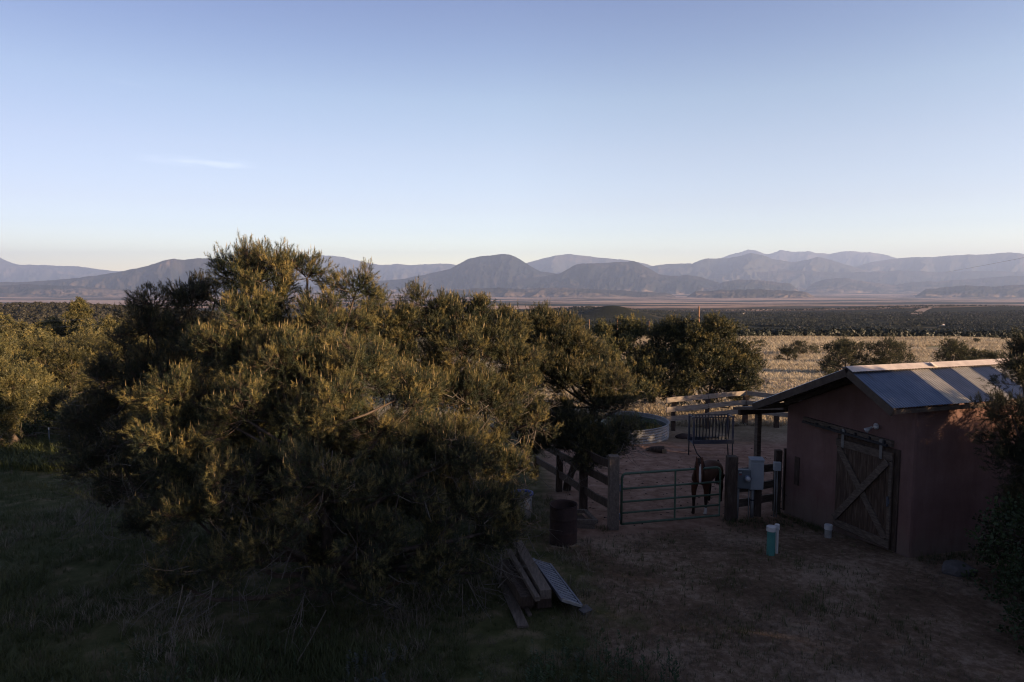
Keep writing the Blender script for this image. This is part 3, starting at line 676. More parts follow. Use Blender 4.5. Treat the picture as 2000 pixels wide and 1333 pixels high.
# ------------------------------------------------------------------ the big pinyons in front
b1 = gp(640, 1165)
tree('pinyon_pine', b1, lobes_px(b1, [
    (530, 545, 14.6, 0.77), (470, 545, 14.8, 0.56), (600, 545, 14.6, 0.54), (695, 570, 14.2, 0.50), (500, 625, 14.0, 0.85), (640, 650, 13.8, 0.81), (440, 700, 13.4, 0.81), (560, 720, 12.9, 0.85),
    (690, 740, 13.0, 0.85), (360, 775, 12.8, 0.77), (480, 820, 12.2, 0.77), (620, 830, 12.0, 0.85), (750, 840, 12.8, 0.85), (350, 890, 12.2, 0.77), (480, 940, 11.6, 0.77), (640, 950, 11.2, 0.77),
    (780, 960, 12.0, 0.81), (880, 900, 13.2, 0.77), (900, 1010, 12.6, 0.68), (380, 1010, 11.8, 0.68), (540, 1060, 11.0, 0.68), (700, 1070, 11.2, 0.63), (430, 1120, 10.9, 0.50), (600, 1150, 10.7, 0.45), (840, 1100, 11.8, 0.59),
    (740, 1170, 11.2, 0.41), (340, 1140, 11.2, 0.34), (960, 1060, 12.6, 0.45), (985, 985, 13.2, 0.38), (995, 1030, 12.8, 0.30), (800, 760, 14.0, 0.81), (930, 1120, 12.0, 0.38), (560, 800, 14.4, 1.25), (560, 950, 13.4, 1.2), (700, 900, 13.9, 1.25), (420, 850, 13.8, 1.15), (800, 960, 13.6, 1.05), (640, 1050, 12.6, .95), (860, 860, 14.4, 1.0), (500, 1060, 12.2, .8), (760, 1080, 12.4, .8)]),
    101, NEAR_T, 22, 38, .135, M['needle'], 'big ragged pinyon pine filling the left foreground, pale candles on its shoots', trunk_r=.2, candles=.28, twigs=.6, dead=300, stems=3, cullz=.05, shoot_s=1.0)
b2 = gp(290, 1040)
tree('pinyon_pine', b2, lobes_px(b2, [
    (300, 600, 16.0, .42), (290, 650, 16.0, .72), (375, 600, 16.2, .62), (420, 590, 16.4, .55), (400, 680, 16.0, .95), (250, 740, 15.6, .85), (330, 760, 15.4, .95), (200, 820, 15.2, .75), (280, 860, 14.8, .85),
    (190, 910, 14.8, .62), (260, 960, 14.2, .75), (210, 990, 14.2, .6), (170, 860, 15.2, .5), (320, 960, 14.0, .7), (300, 1030, 13.6, .5)]),
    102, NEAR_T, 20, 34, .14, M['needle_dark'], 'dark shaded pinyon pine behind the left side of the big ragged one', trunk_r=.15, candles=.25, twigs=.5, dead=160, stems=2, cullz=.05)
b3 = gp(900, 1010)
tree('pinyon_pine', b3, lobes_px(b3, [
    (750, 640, 16.0, .75), (825, 600, 16.4, .48), (830, 650, 16.2, .8), (900, 625, 16.6, .65), (900, 690, 16.2, .85), (970, 665, 16.8, .7), (1000, 720, 16.8, .75), (860, 770, 15.8, .95), (960, 790, 16.0, .95), (780, 730, 15.8, .9),
    (1030, 830, 16.2, .65), (930, 880, 15.4, .85), (1010, 920, 15.4, .6), (850, 880, 15.2, .8), (895, 790, 15.2, .85), (1000, 790, 16.4, .75), (990, 640, 17.0, .5), (940, 620, 16.8, .45), (940, 800, 15.4, .7), (900, 960, 14.8, .7), (990, 980, 14.8, .45)]),
    103, NEAR_T, 22, 32, .145, M['needle'], 'rounded pinyon pine standing behind the right shoulder of the big ragged one', trunk_r=.17, candles=.2, twigs=.4, dead=120, stems=2, shoot_s=1.12)
b4 = gp(1115, 955)
tree('pinyon_pine', b4, lobes_px(b4, [
    (1050, 655, 20.0, .7), (1095, 670, 19.6, .65), (1140, 700, 19.4, .6), (1060, 720, 19.4, .9), (1120, 750, 19.0, .85), (1165, 740, 19.2, .55), (1165, 800, 18.8, .72), (1190, 850, 18.4, .55), (1080, 820, 18.8, .85), (1130, 860, 18.4, .8),
    (1060, 870, 18.4, .6), (1185, 875, 18.2, .5), (1060, 645, 20.0, .55), (1110, 655, 20.0, .5), (1200, 755, 18.9, .5), (1225, 840, 18.3, .3), (1210, 800, 18.8, .45), (1215, 870, 18.2, .36), (1150, 890, 18.0, .5), (1020, 760, 19.6, .8), (1000, 840, 19.0, .6)]),
    104, NEAR_T, 34, 30, .15, M['needle'], 'sunlit pinyon pine overhanging the plank fence beside the stock tank', trunk_r=.14, candles=.15, twigs=.3, dead=140, stems=2, shoot_s=1.2)

# ------------------------------------------------------------------ trees behind the corral
def tree_px(px, py_top, py_base, wpx, seed, label, group=None, tpl=MID_T, fol='needle_dark', nl=12, pads=18, shoots=16, pad_r=.2, depth=None, cand=0, s=1.0, name='pinyon_pine', **k):
    p = gp(px, py_base) if depth is None else None
    if depth is not None:
        x = (px - 1000) / FPX * depth; p = Vector((x, depth, zg(x, depth)))
    h = at(px, py_top, p.y)[2] - p.z; wd = wpx / FPX * p.y
    return tree(name, p, blob_lobes(h, wd, nl, np.random.RandomState(seed)), seed, tpl, pads, shoots, pad_r, M[fol], label, group=group, trunk_r=max(.06, h * .028), twigs=0, shoot_s=s, candles=cand, **k)
b5 = gp(1385, 792)
tree('pinyon_pine', b5, lobes_px(b5, [(1400, 655, 36.5, 1.04), (1365, 665, 36.5, 0.99), (1430, 690, 36.5, 0.99), (1385, 710, 35.9, 1.26), (1440, 725, 36.1, 0.99), (1462, 715, 37.0, 0.55), (1340, 700, 36.5, 1.04), (1350, 750, 35.5, 0.99), (1420, 765, 35.1, 0.88), (1380, 780, 35.0, 0.66), (1462, 750, 34.5, 0.50), (1475, 735, 34.5, 0.31), (1440, 775, 34.8, 0.55)]),
    105, MID_T, 20, 20, .22, M['needle'], 'tall round-topped pinyon behind the sunlit corral rails, its right side lit', trunk_r=.2, stems=2, twigs=0, dead=60, shoot_s=1.1)
b6 = gp(1275, 790)
tree('pinyon_pine', b6, lobes_px(b6, [(1300, 665, 37.5, 0.99), (1325, 655, 37.5, 0.77), (1270, 700, 37.5, 1.10), (1310, 720, 36.5, 1.10), (1275, 755, 35.5, 0.88), (1320, 775, 35.0, 0.66)]),
    106, MID_T, 20, 20, .22, M['needle'], 'dark pinyon joined to the left of the tall round-topped one', trunk_r=.16, stems=2, twigs=0, dead=50, shoot_s=1.1)
b7 = gp(1205, 786)
tree('pinyon_pine', b7, lobes_px(b7, [(1185, 660, 38.5, 0.88), (1235, 655, 38.5, 0.88), (1210, 690, 37.5, 1.21), (1180, 720, 36.5, 0.99), (1240, 730, 36.5, 0.99), (1215, 770, 35.5, 0.77), (1255, 775, 34.5, 0.66)]),
    107, MID_T, 20, 20, .22, M['needle'], 'pinyon with a bare lit trunk standing behind the round stock tank', trunk_r=.17, stems=2, twigs=0, dead=50, shoot_s=1.1)
# trees out on the dry field
g = 'pinyons scattered over the dry field'
tree_px(1651, 660, 733, 84, 201, 'larger bushy pinyon on the field just behind the barn roof, left of its twin', g, nl=13, pads=9)
tree_px(1735, 664, 733, 82, 202, 'bushy pinyon on the field just behind the barn roof, right of its twin', g, nl=12, pads=9)
tree_px(1537, 673, 708, 36, 203, 'small cone-shaped pinyon alone on the field left of the barn ridge', g, nl=7, pads=13, pad_r=.14)
tree_px(1560, 665, 694, 34, 204, 'dark pinyon at the left of the small clump of two on the field', g, nl=7, pads=9)
tree_px(1583, 674, 694, 34, 205, 'low pinyon at the right of the small clump of two on the field', g, nl=6, pads=9)
tree_px(1864, 667, 716, 70, 206, 'spreading open pinyon on the field above the right of the barn roof', g, nl=10, pads=13, shell=(.7, 1.05))
tree_px(1926, 685, 716, 66, 207, 'low wide pinyon beside the spreading open one on the field', g, nl=8, pads=9)
tree_px(1484, 664, 679, 24, 208, 'little round pinyon nearest the tall round-topped tree on the field', g, nl=5, pads=9)
tree_px(1620, 727, 748, 26, 209, 'low dark shrub at the left end of the barn ridge', g, nl=5, pads=13, cat='shrub')
FT = []
for i in range(3):
    rs = np.random.RandomState(300 + i)
    t = tree('field_bush', (0, 0, 0), blob_lobes(1.6, 2.2, 5, rs), 300 + i, FAR_T, 14, 6, .2, M['needle_dark'], 'tiny dark bush near the far edge of the dry field', 'bush', 'tiny bushes on the far field', trunk_r=.07, twigs=0)
    FT.append(t)
spots = [(1669, 656, 7), (1700, 655, 12), (1716, 654, 5), (1728, 656, 7), (1784, 660, 5), (1775, 658, 3), (1872, 664, 7), (1908, 671, 14), (1940, 663, 11), (1957, 665, 9), (1971, 676, 10), (1968, 684, 7), (1985, 698, 16), (1371 + 100, 667, 8), (1640, 655, 5), (1600, 657, 4), (1520, 656, 6)]
used = set()
for i, (px, py, wpx) in enumerate(spots):
    k = i % 3; t = FT[k] if k not in used else copy_tree(FT[k]); used.add(k)
    p = gp(px, py); t.location = p; s = wpx / FPX * p.y / 2.4; t.scale = (s, s, s * .95); t.rotation_euler.z = i * 1.7
# ------------------------------------------------------------------ woodland on the left
jt = []
for i in range(5):
    rs = np.random.RandomState(400 + i)
    t = tree('juniper', (0, 0, -50), blob_lobes(3.4, 3.8, 10, rs, low=.05), 400 + i, JUN_T if i < 2 else FAR_T, 12 if i < 2 else 10, 16 if i < 2 else 12, .20, M['juniper'], 'rounded juniper in the sunlit woodland on the left slope', 'tree', 'junipers on the left slope', trunk_r=.13, twigs=0, shoot_s=1.15)
    jt.append(t)
rs = np.random.RandomState(77)
n = 0; pts = []; usedj = set()
while n < 170:
    y = 34 + 190 * rs.rand() ** 1.3; x = -y * rs.uniform(.28, .92)
    s = rs.uniform(.7, 1.15) * (1.0 + .0012 * y)
    if any((x - a) ** 2 + (y - b) ** 2 < (1.9 * (s + c)) ** 2 * .55 for a, b, c in pts): continue
    if y < 44 and x > -24: continue
    pts.append((x, y, s)); k = (0, 1)[n % 2] if y < 70 else (2, 3, 4)[n % 3]
    t = jt[k] if k not in usedj else copy_tree(jt[k]); usedj.add(k)
    t.location = (x, y, zg(x, y) - .1); t.scale = (s * rs.uniform(.9, 1.15), s * rs.uniform(.9, 1.1), s * rs.uniform(.85, 1.2)); t.rotation_euler = (0, 0, rs.rand() * 6.28); n += 1
bj = Vector((-20.4, 27.5, zg(-20.4, 27.5)))
tree('juniper', bj, lobes_px(bj, [(-10, 730, 27.5, .75), (20, 760, 27.2, .72), (-50, 780, 27.5, 1.0), (35, 800, 27, .6), (0, 820, 26.8, .75), (-90, 720, 28, .9), (20, 850, 26.6, .45), (-60, 850, 26.8, .7), (-40,720,27.6,.7)]),
     451, JUN_T, 24, 18, .15, M['juniper'], 'bright golden juniper cut by the left edge of the picture', trunk_r=.16, stems=2, twigs=0, dead=30)
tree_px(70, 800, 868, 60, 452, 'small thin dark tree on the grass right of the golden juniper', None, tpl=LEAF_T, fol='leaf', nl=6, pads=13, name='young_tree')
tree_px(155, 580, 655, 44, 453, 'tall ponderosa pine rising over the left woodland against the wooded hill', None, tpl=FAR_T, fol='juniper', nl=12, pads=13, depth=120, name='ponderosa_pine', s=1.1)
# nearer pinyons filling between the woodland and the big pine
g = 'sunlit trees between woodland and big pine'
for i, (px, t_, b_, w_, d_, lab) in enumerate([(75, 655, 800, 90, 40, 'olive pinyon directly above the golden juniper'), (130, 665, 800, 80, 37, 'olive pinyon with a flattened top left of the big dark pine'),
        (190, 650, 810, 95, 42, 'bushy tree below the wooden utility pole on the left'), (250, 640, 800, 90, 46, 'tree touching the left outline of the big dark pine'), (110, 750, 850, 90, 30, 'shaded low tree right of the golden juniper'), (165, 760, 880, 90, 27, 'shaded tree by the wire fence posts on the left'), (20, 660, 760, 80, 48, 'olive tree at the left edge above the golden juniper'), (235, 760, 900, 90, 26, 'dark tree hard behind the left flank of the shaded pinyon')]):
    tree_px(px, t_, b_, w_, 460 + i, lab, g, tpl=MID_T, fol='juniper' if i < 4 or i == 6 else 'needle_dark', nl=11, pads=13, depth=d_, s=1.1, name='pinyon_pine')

# ------------------------------------------------------------------ trees at the right edge and out of frame to the right (they shade the yard)
b8 = (10.5, 13.1, 0)
tree('pinyon_pine', b8, [(-.62, 0, 4.35, .22, .25, .4), (-.60, 0, 3.85, .40, .4, .38), (-.2, .1, 4.1, .5, .5, .6), (-.85, -.1, 3.25, .42, .4, .3), (-.3, 0, 3.2, .6, .6, .5), (-.7, 0, 2.75, .5, .5, .35), (.4, .2, 4.0, .6, .6, .8), (.5, .1, 3.0, .8, .8, .7), (-.35, -.1, 2.2, .6, .6, .4), (.3, -.2, 2.0, .8, .8, .6), (-.2, -.2, 1.3, .7, .8, .5)],
     501, NEAR_T, 24, 30, .13, M['needle_dark'], 'dark pinyon at the right edge in front of the barn roof', trunk_r=.12, candles=.1, twigs=.3, stems=1, shoot_s=1.1)  # dark needle colour stands in for the shade of neighbouring trees
def leafy(name, p, h, wd, seed, label, n=12, tpl=LEAF_T, fol='leaf', pads=16, cat='bush', group=None, s=1.0):
    rs = np.random.RandomState(seed)
    return tree(name, p, blob_lobes(h, wd, n, rs, low=.02, lr=.36), seed, tpl, pads, 6, .15, M[fol], label, cat, group, trunk_r=.05, twigs=.3, stems=3, shoot_s=s, upb=.5)
leafy('leafy_bush', (10.3, 12.0, 0), 2.3, 3.0, 511, 'tall dark leafy bush against the side wall of the barn', 15)
leafy('leafy_bush', (9.3, 10.6, 0), 1.25, 2.0, 512, 'lower leafy bush spilling onto the yard at the right edge', 11)
leafy('leafy_bush', (10.1, 13.4, 0), 1.1, 1.5, 513, 'small bush at the foot of the barn side wall', 8)

# ------------------------------------------------------------------ barn
BA = math.atan2(.319, .948)
barn = empty('barn', (8.5, 14.19, 0), BA, 'red-brown stucco barn with corrugated metal roof and a sliding plank door', 'barn')
def bw(x, y, z): # barn local -> world
    return Vector((8.5 + .948 * x - .319 * y, 14.19 + .319 * x + .948 * y, z))
def bl(px, py):
    """barn-local y,z where a pixel's ray meets the front wall"""
    r = ray(px, py); o = np.array([0, 0, CAM_H]); nrm = np.array([-.948, -.319, 0.]); c = np.array([8.5, 14.19, 0])
    t = ((c - o) @ nrm) / (r @ nrm); p = o + r * t; d = p - c
    return d[0] * -.319 + d[1] * .948, p[2]
BL, BWD, RY, RZ, EZ, LZ = 8.2, 3.86, .98, 3.84, 3.27, 2.58
def walls():
    m = MB(); prof = [(0, -.9), (BWD, -.9), (BWD, LZ + .02), (RY, RZ - .02), (0, EZ + .06)]
    # subdivided front and side so the plaster can be slightly uneven
    P = []
    for x in (0, BL):
        for (y, z) in prof: P.append((x, y, z))
    F = [(0, 1, 2, 3, 4), (9, 8, 7, 6, 5)] + [(i, i + 5, (i + 1) % 5 + 5, (i + 1) % 5) for i in range(5)]
    m.add(P, F); o = m.build('wall', M['stucco'], barn, bevel=.07)
walls()
# roof: corrugated sheets, each slope; alternating galvanised and fibreglass
def sheet(x0, x1, ya, za, yb, zb, mt, name='roof_panel', pitch=.076, amp=.009, lift=0):
    n = int((x1 - x0) / pitch * 6); xs = np.linspace(x0, x1, n + 1)
    wv = amp * np.sin((xs) / pitch * 2 * math.pi)
    V = []
    sl = math.hypot(yb - ya, zb - za); ny, nz_ = -(zb - za) / sl, (yb - ya) / sl
    if nz_ < 0: ny, nz_ = -ny, -nz_
    for th in (0, -.006):
        for (y, z) in ((ya, za), (yb, zb)):
            for x, q in zip(xs, wv): V.append((x, y + ny * (q + th + lift), z + nz_ * (q + th + lift)))
    k = n + 1; F = []
    for i in range(n):
        F.append((i, i + 1, k + i + 1, k + i)); F.append((2 * k + i, 3 * k + i, 3 * k + i + 1, 2 * k + i + 1))
        F.append((i, 2 * k + i, 2 * k + i + 1, i + 1)); F.append((k + i, k + i + 1, 3 * k + i + 1, 3 * k + i))
    m = MB(); m.add(V, F); return m.build(name, M[mt], barn, smooth_=False)
edges = [-.92, -.1, .685, 1.27, 1.92, 2.52, 3.17, 3.75, 4.4, 5.0, 5.65, 6.3, 6.95, 7.6, 8.2, 8.6]
kinds = ['galv'] * 2 + ['fibre', 'galv'] * 6 + ['galv']
# visible slope facing the camera: ridge at y=RY down to the eave at y=-.25
for i, k in enumerate(kinds):
    sheet(edges[i], edges[i + 1] + .03, RY, RZ + .12, -.27, 3.29, k, lift=.004 * (i % 2))
sheet(-.92, 8.6, RY, RZ + .12, 4.08, 2.67, 'galv')
m = MB()
m.add([(-.95, RY - .20, RZ + .065), (8.63, RY - .20, RZ + .065), (8.63, RY, RZ + .165), (-.95, RY, RZ + .165), (-.95, RY + .18, RZ + .10), (8.63, RY + .18, RZ + .10)], [(0, 1, 2, 3), (3, 2, 5, 4)])
m.box((1.45, RY - .13, RZ + .125), (.16, .14, .02), Matrix.Rotation(.5, 3, 'X') @ Matrix.Rotation(.3, 3, 'Y'))
m.build('ridge_cap', M['cap'], barn)
m = MB()
for k in range(110):   # rubber closure scallops under the cap
    x = -.9 + k * .087; m.box((x, RY - .205, RZ + .055), (.05, .02, .022))
m.build('ridge_closure', M['trim'], barn)
# rake boards and eave fascia
m = MB()
m.beam((-.90, RY - .02, RZ + .015), (-.90, -.25, 3.19), .05, .17)
m.beam((-.90, RY + .02, RZ + .015), (-.90, 4.07, 2.57), .05, .17)
m.build('rake_board', M['trim'], barn)
m = MB(); m.beam((-.87, -.22, 3.20), (8.5, -.22, 3.20), .04, .09); m.beam((-.87, 4.05, 2.57), (8.5, 4.05, 2.57), .04, .13); m.build('fascia_board', M['trim'], barn)
m = MB()
for x in np.arange(-.55, 8.4, .61):   # rafters under the overhang
    m.beam((x, RY - .02, RZ + .04), (x, -.19, 3.24), .045, .12); m.beam((x, RY + .02, RZ + .04), (x, 4.0, 2.62), .045, .12)
m.build('rafters', M['wood_old'], barn)
# lean-to on the far side with its post
m = MB(); m.add([(.1, 4.1, 2.50), (5, 4.1, 2.50), (5, 6.25, 2.13), (.1, 6.25, 2.13), (.1, 4.1, 2.42), (5, 4.1, 2.42), (5, 6.25, 2.05), (.1, 6.25, 2.05)],
    [(0, 1, 2, 3), (7, 6, 5, 4), (0, 3, 7, 4), (1, 5, 6, 2), (3, 2, 6, 7), (0, 4, 5, 1)]); m.build('lean_to_roof', M['wood_old'], barn)
m = MB(); m.beam((.25, 6.15, 1.97), (4.9, 6.15, 1.97), .12, .14); m.build('beam', M['wood_dark'], barn)
for x in (.9, 4.6):
    m = MB(); m.box((x, 6.1, .75), (.15, .15, 2.3), jit=.006); m.build('post', M['wood_old'], barn, bevel=.01)
# door, track, small things on the gable wall
dl = bl(1640, 868); dr = bl(1757, 897); dbl = bl(1634, 1046); dbr = bl(1738, 1086)
door_y0, door_y1 = (dr[0] + dbr[0]) / 2 + .02, (dl[0] + dbl[0]) / 2
door_z0, door_z1 = -.02, 2.14
dw = door_y1 - door_y0
opening = MB().box((-.012, door_y0 + dw / 2 - .03, (door_z0 + door_z1) / 2 + .02), (.04, dw + .16, door_z1 - door_z0 + .1)); opening.build('door_frame', M['wood_dark'], barn)
door = MB(); np_ = 9
for k in range(np_):
    y = door_y0 + dw * (k + .5) / np_; door.box((-.075, y, (door_z0 + door_z1) / 2 + random.uniform(-.012, .006)), (.035, dw / np_ - .008, door_z1 - door_z0 - .02), jit=.002)
door = door.build('door', M['wood_door'], barn)
m = MB()
m.beam((-.112, door_y0, .09), (-.112, door_y1, .09), .035, .17)
m.beam((-.112, door_y0, door_z1 - .10), (-.112, door_y1, door_z1 - .10), .035, .17)
m.beam((-.108, door_y0 + .03, door_z1 - .2), (-.108, door_y0 + .03, .18), .03, .07)
m.build('ledge_board', M['wood_old'], door)
m = MB(); m.beam((-.113, door_y1 - .08, door_z1 - .22), (-.113, door_y0 + .1, .2), .035, .15); m.build('cross_brace', M['wood_old'], door)
m = MB(); m.beam((-.150, door_y0 + .1, door_z1 - .22), (-.150, door_y1 - .04, .2), .03, .15); m.build('cross_brace', M['wood_old'], door)
for q in (door_y1 - .22, door_y0 + .28):
    m = MB(); m.box((-.145, q, door_z1 + .02), (.012, .07, .42)); m.lathe([(.0, 0), (.055, 0), (.055, .03), (0, .03)], 14, (-.15, q, door_z1 + .2), axis=Matrix.Rotation(R(90), 3, 'Y')); m.build('hanger', M['conduit'], door)
m = MB(); m.box((-.14, door_y0 + .05, 1.05), (.03, .03, .22)); m.box((-.13, door_y0 + .05, 1.05), (.012, .07, .1)); m.build('handle', M['galv'], door)
ty0, ty1 = bl(1746, 884), bl(1574, 836)
m = MB(); tz = 2.30
m.beam((-.06, ty0[0], tz + .02), (-.06, ty1[0], tz + .06), .09, .14); m.build('track_board', M['wood_old'], barn)
m = MB(); m.beam((-.155, ty0[0] + .05, tz - .02), (-.155, ty1[0] - .05, tz + .02), .05, .05)
for k in range(6): m.box((-.13, ty0[0] + .15 + k * .4, tz + .02), (.06, .04, .10))
m.build('door_track', M['darkiron'], barn)
la = bl(1708, 836)
m = MB(); m.lathe([(0, 0), (.06, 0), (.06, .03), (.02, .05)], 16, (-.01, la[0] - .06, la[1] + .06), axis=Matrix.Rotation(R(-90), 3, 'Y')); m.tube([(-.04, la[0] - .06, la[1] + .06), (-.10, la[0], la[1])], .014)
lamp = m.build('floodlight', M['white'], barn)
q = Vector((-.75, .35, -.55)).to_track_quat('Z', 'Y').to_matrix()
m = MB(); m.lathe([(.025, -.06), (.03, 0), (.062, .08), (.065, .105), (0, .115)], 16, (-.12, la[0] + .02, la[1] - .01), axis=q); m.build('bulb', M['glass'], lamp, smooth_=True)
q = Vector((-.5, -.75, -.4)).to_track_quat('Z', 'Y').to_matrix()
m = MB(); m.lathe([(.02, -.05), (.025, 0), (.045, .06), (.048, .08), (0, .085)], 16, (-.08, la[0] - .10, la[1] + .07), axis=q); m.build('bulb', M['white'], lamp, smooth_=True)
s0 = bl(1558, 893); s1 = bl(1558, 948)
m = MB(); m.box((-.01, s0[0], (s0[1] + s1[1]) / 2), (.03, .16, s0[1] - s1[1])); m.build('vent_slot', M['wood_dark'], barn)

# ------------------------------------------------------------------ fences and gate
def onp(px, py): p = gp(px, py); return p
def post(name, mt, parent, p, h, w_, lean=(0, 0), sink=.15, taper=1.0):
    m = MB(); m.beam((p[0], p[1], p[2] - sink), (p[0] + lean[0], p[1] + lean[1], p[2] + h), w_, w_ * 1.0, jit=.008, seg=4); return m.build(name, M[mt], parent, bevel=.012)
def rail(parent, a, b, ht=.2, th=.045, mt='wood_rail', seg=5):
    m = MB(); m.beam(a, b, th, ht, seg=seg, jit=.012); return m.build('rail', M[mt], parent)
# plank fence running back from the gate post
nf = empty('plank_fence', onp(1196, 1033), 0, 'dark plank fence running back from the left gate post under the pinyon', 'fence')
base = nf.location.copy(); nf.location = (0, 0, 0)
PP = [onp(1197, 1033), onp(1139, 996), onp(1091, 960), onp(1047, 930)]
hh = []
for i, (p, topy) in enumerate(zip(PP, (890, 893, 888, 893))):
    h = at(1100, topy, p.y)[2] - p.z; hh.append(h); post('post', 'tie' if i == 0 else 'wood_dark', nf, p, h, (.25, .22, .19, .17)[i], lean=(0, 0) if i != 2 else (.04, 0))
for i in range(3):
    a, b_ = PP[i], PP[i + 1]; off = Vector((-.0, 0, 0))
    for f_ in (.86, .62, .30):
        if i == 2 and f_ > .8: f_ = .80
        rail(nf, a + Vector((0, 0, hh[0] * f_)), b_ + Vector((0, 0, hh[0] * f_)), .20, .05, 'wood_dark')
# tube gate
GL, GR = onp(1211, 1031), onp(1409, 1013)
gate = empty('tube_gate', GL, math.atan2(GR.y - GL.y, GR.x - GL.x), 'green five-bar tube gate closed across the corral entrance', 'gate')
gl = math.hypot(GR.x - GL.x, GR.y - GL.y) - .05; dz = (GR.z - GL.z)
zt_ = at(1211, 926, GL.y)[2] - GL.z; zb_ = .09
m = MB(); r_ = .031
def gz(x, z): return (x, 0, z + dz * x / gl)
m.tube([gz(.03, zb_), gz(.03, zt_ - .1), gz(.055, zt_ - .03), gz(.12, zt_), gz(gl - .12, zt_), gz(gl - .05, zt_ - .03), gz(gl - .02, zt_ - .1), gz(gl - .02, zb_), gz(.03, zb_)], r_, 10)
m.build('frame', M['greenpaint'], gate, smooth_=True)
for f_ in (.70, .44, .22):
    m = MB(); m.tube([gz(.03, zb_ + (zt_ - zb_) * f_), gz(gl - .02, zb_ + (zt_ - zb_) * f_)], .026, 8); m.build('bar', M['greenpaint'], gate, smooth_=True)
m = MB(); m.box((gl * .53, -.022, (zt_ + zb_) / 2 + dz * .5), (.045, .012, zt_ - zb_)); m.build('brace', M['greenpaint'], gate)
for z in (.28, 1.0):
    m = MB(); m.tube([(-.10, 0, z), (.03, 0, z)], .012, 6); m.box((-.02, 0, z), (.03, .05, .16)); m.build('hinge', M['galv'], gate)
m = MB(); m.box((-.06, .0, .65), (.02, .03, 1.1)); m.build('latch_rod', M['darkiron'], gate)
# fence between gate and barn
mf = empty('plank_fence', (0, 0, 0), 0, 'short dark plank fence between the tube gate and the barn, behind the meter boxes', 'fence')
QP = [onp(1426, 1016), onp(1516, 999), onp(1531, 996)]
for i, (p, ty, w_) in enumerate(zip(QP, (891, 879, 876), (.25, .17, .10))):
    post('post', 'wood_dark', mf, p, at(1500, ty, p.y)[2] - p.z, w_)
for f_ in (.80, .50, .12 + .12):
    rail(mf, QP[0] + Vector((0, .12, 1.48 * f_ )), QP[1] + Vector((0, .12, 1.48 * f_)), .20, .05, 'wood_old')
# back fence of the corral
bf = empty('board_fence', (0, 0, 0), 0, 'pale weathered three-rail board fence along the back of the corral, its top rail sunlit', 'fence')
y0, y1 = 31.3, 33.2
A0 = np.array([(1305 - 1000) / FPX * y0, y0]); A1 = np.array([(1461 - 1000) / FPX * y1 , y1]); A2 = np.array([(1560 - 1000) / FPX * 31.6, 31.6]); A3 = np.array([18.5, 29.8])
def bz(p, px, py): return at(px, py, p[1])[2]
tops = [(782, 768, 779), (801, 786, 797), (819, 803, 812)]
for j, (a, b_, c_) in enumerate(tops):
    mid = (A0 + A1) / 2; za, zb2, zc = bz(A0, 1305, a), bz(A1, 1461, b_), bz(A2, 1560, c_)
    rail(bf, Vector((A0[0], A0[1], za)), Vector((mid[0] + .03, mid[1], (za + zb2) / 2 - .01 * j)), .23, .05)
    rail(bf, Vector((mid[0] + .05, mid[1], (za + zb2) / 2 + .012)), Vector((A1[0], A1[1], zb2)), .22, .05)
    rail(bf, Vector((A1[0] + .05, A1[1] - .02, zb2)), Vector((A2[0], A2[1], zc)), .21, .05)
    rail(bf, Vector((A2[0], A2[1] - .04, zc)), Vector((A3[0], A3[1], zc - .02)), .21, .05)
for (x, y, ty, w_) in ((7.6, y0 + .45, 773, .18), (9.4, y0 + 1.15, 768, .18), (A1[0] + .05, A1[1] + .14, 763, .22), ((1528 - 1000) / FPX * 32.2, 32.5, 770, .2), (A2[0] + .6, A2[1] + .1, 775, .18)):
    post('post', 'wood_dark', bf, Vector((x, y, zg(x, y))), at(1400, ty, y)[2] - zg(x, y), w_)
# wire fence on the left
wf = empty('wire_fence', (0, 0, 0), 0, 'wire fence with thin steel posts beyond the lawn on the left', 'fence')
tp = [onp(137, 876), onp(97, 870), onp(40, 866), onp(-40, 862)]
for i, p in enumerate(tp):
    m = MB(); h = (1.30, .75, 1.1, 1.2)[i]; m.beam(p - Vector((0, 0, .1)), p + Vector((0, 0, h)), .03, .035); m.box(p + Vector((0, 0, h - .05)), (.034, .039, .1), m=1); m.build('post', [M['galv'], M['white']], wf)
for k in range(4):
    m = MB(); m.tube([p + Vector((0, 0, .25 + .26 * k)) for p in tp], .006, 4); m.build('wire', M['wire'], wf)

# ------------------------------------------------------------------ meters
def conduit(parent, pts, r=.035): m = MB(); m.tube(pts, r, 10); return m.build('conduit', M['conduit'], parent, smooth_=True)
mp_ = onp(1449, 1013)
mt_ = empty('electric_meter', (mp_.x, mp_.y, mp_.z), R(-4), 'grey electric meter box with a round glass dial on a steel pipe by the gate', 'meter')
def zz(py, y): return at(1450, py, y)[2]
Y0 = mp_.y; pm = Y0 / FPX
zt1, zb1 = zz(917, Y0) - mp_.z, zz(953, Y0) - mp_.z
wm_ = 27 * pm
m = MB(); m.box((0, 0, (zt1 + zb1) / 2), (wm_, .16, zt1 - zb1)); m.box((0, -.082, (zt1 + zb1) / 2 - .05), (wm_ - .03, .008, zt1 - zb1 - .14)); m.build('box', M['greybox_dark'], mt_, bevel=.012)
m = MB(); ax = Matrix.Rotation(R(90), 3, 'X')
m.lathe([(0, .05), (.088, .05), (.09, .0), (.08, -.01)], 24, (.075, -.135, zt1 - .2), axis=ax); m.build('dial_ring', M['galv'], mt_, smooth_=True)
m = MB(); m.lathe([(0, .10), (.045, .095), (.065, .07), (.07, .02)], 24, (.075, -.15, zt1 - .2), axis=ax); m.build('dial_glass', M['glass'], mt_, smooth_=True)
m = MB(); m.box((-.09, -.083, zt1 - .12), (.07, .006, .05)); m.build('label_plate', M['tag_red'], mt_)
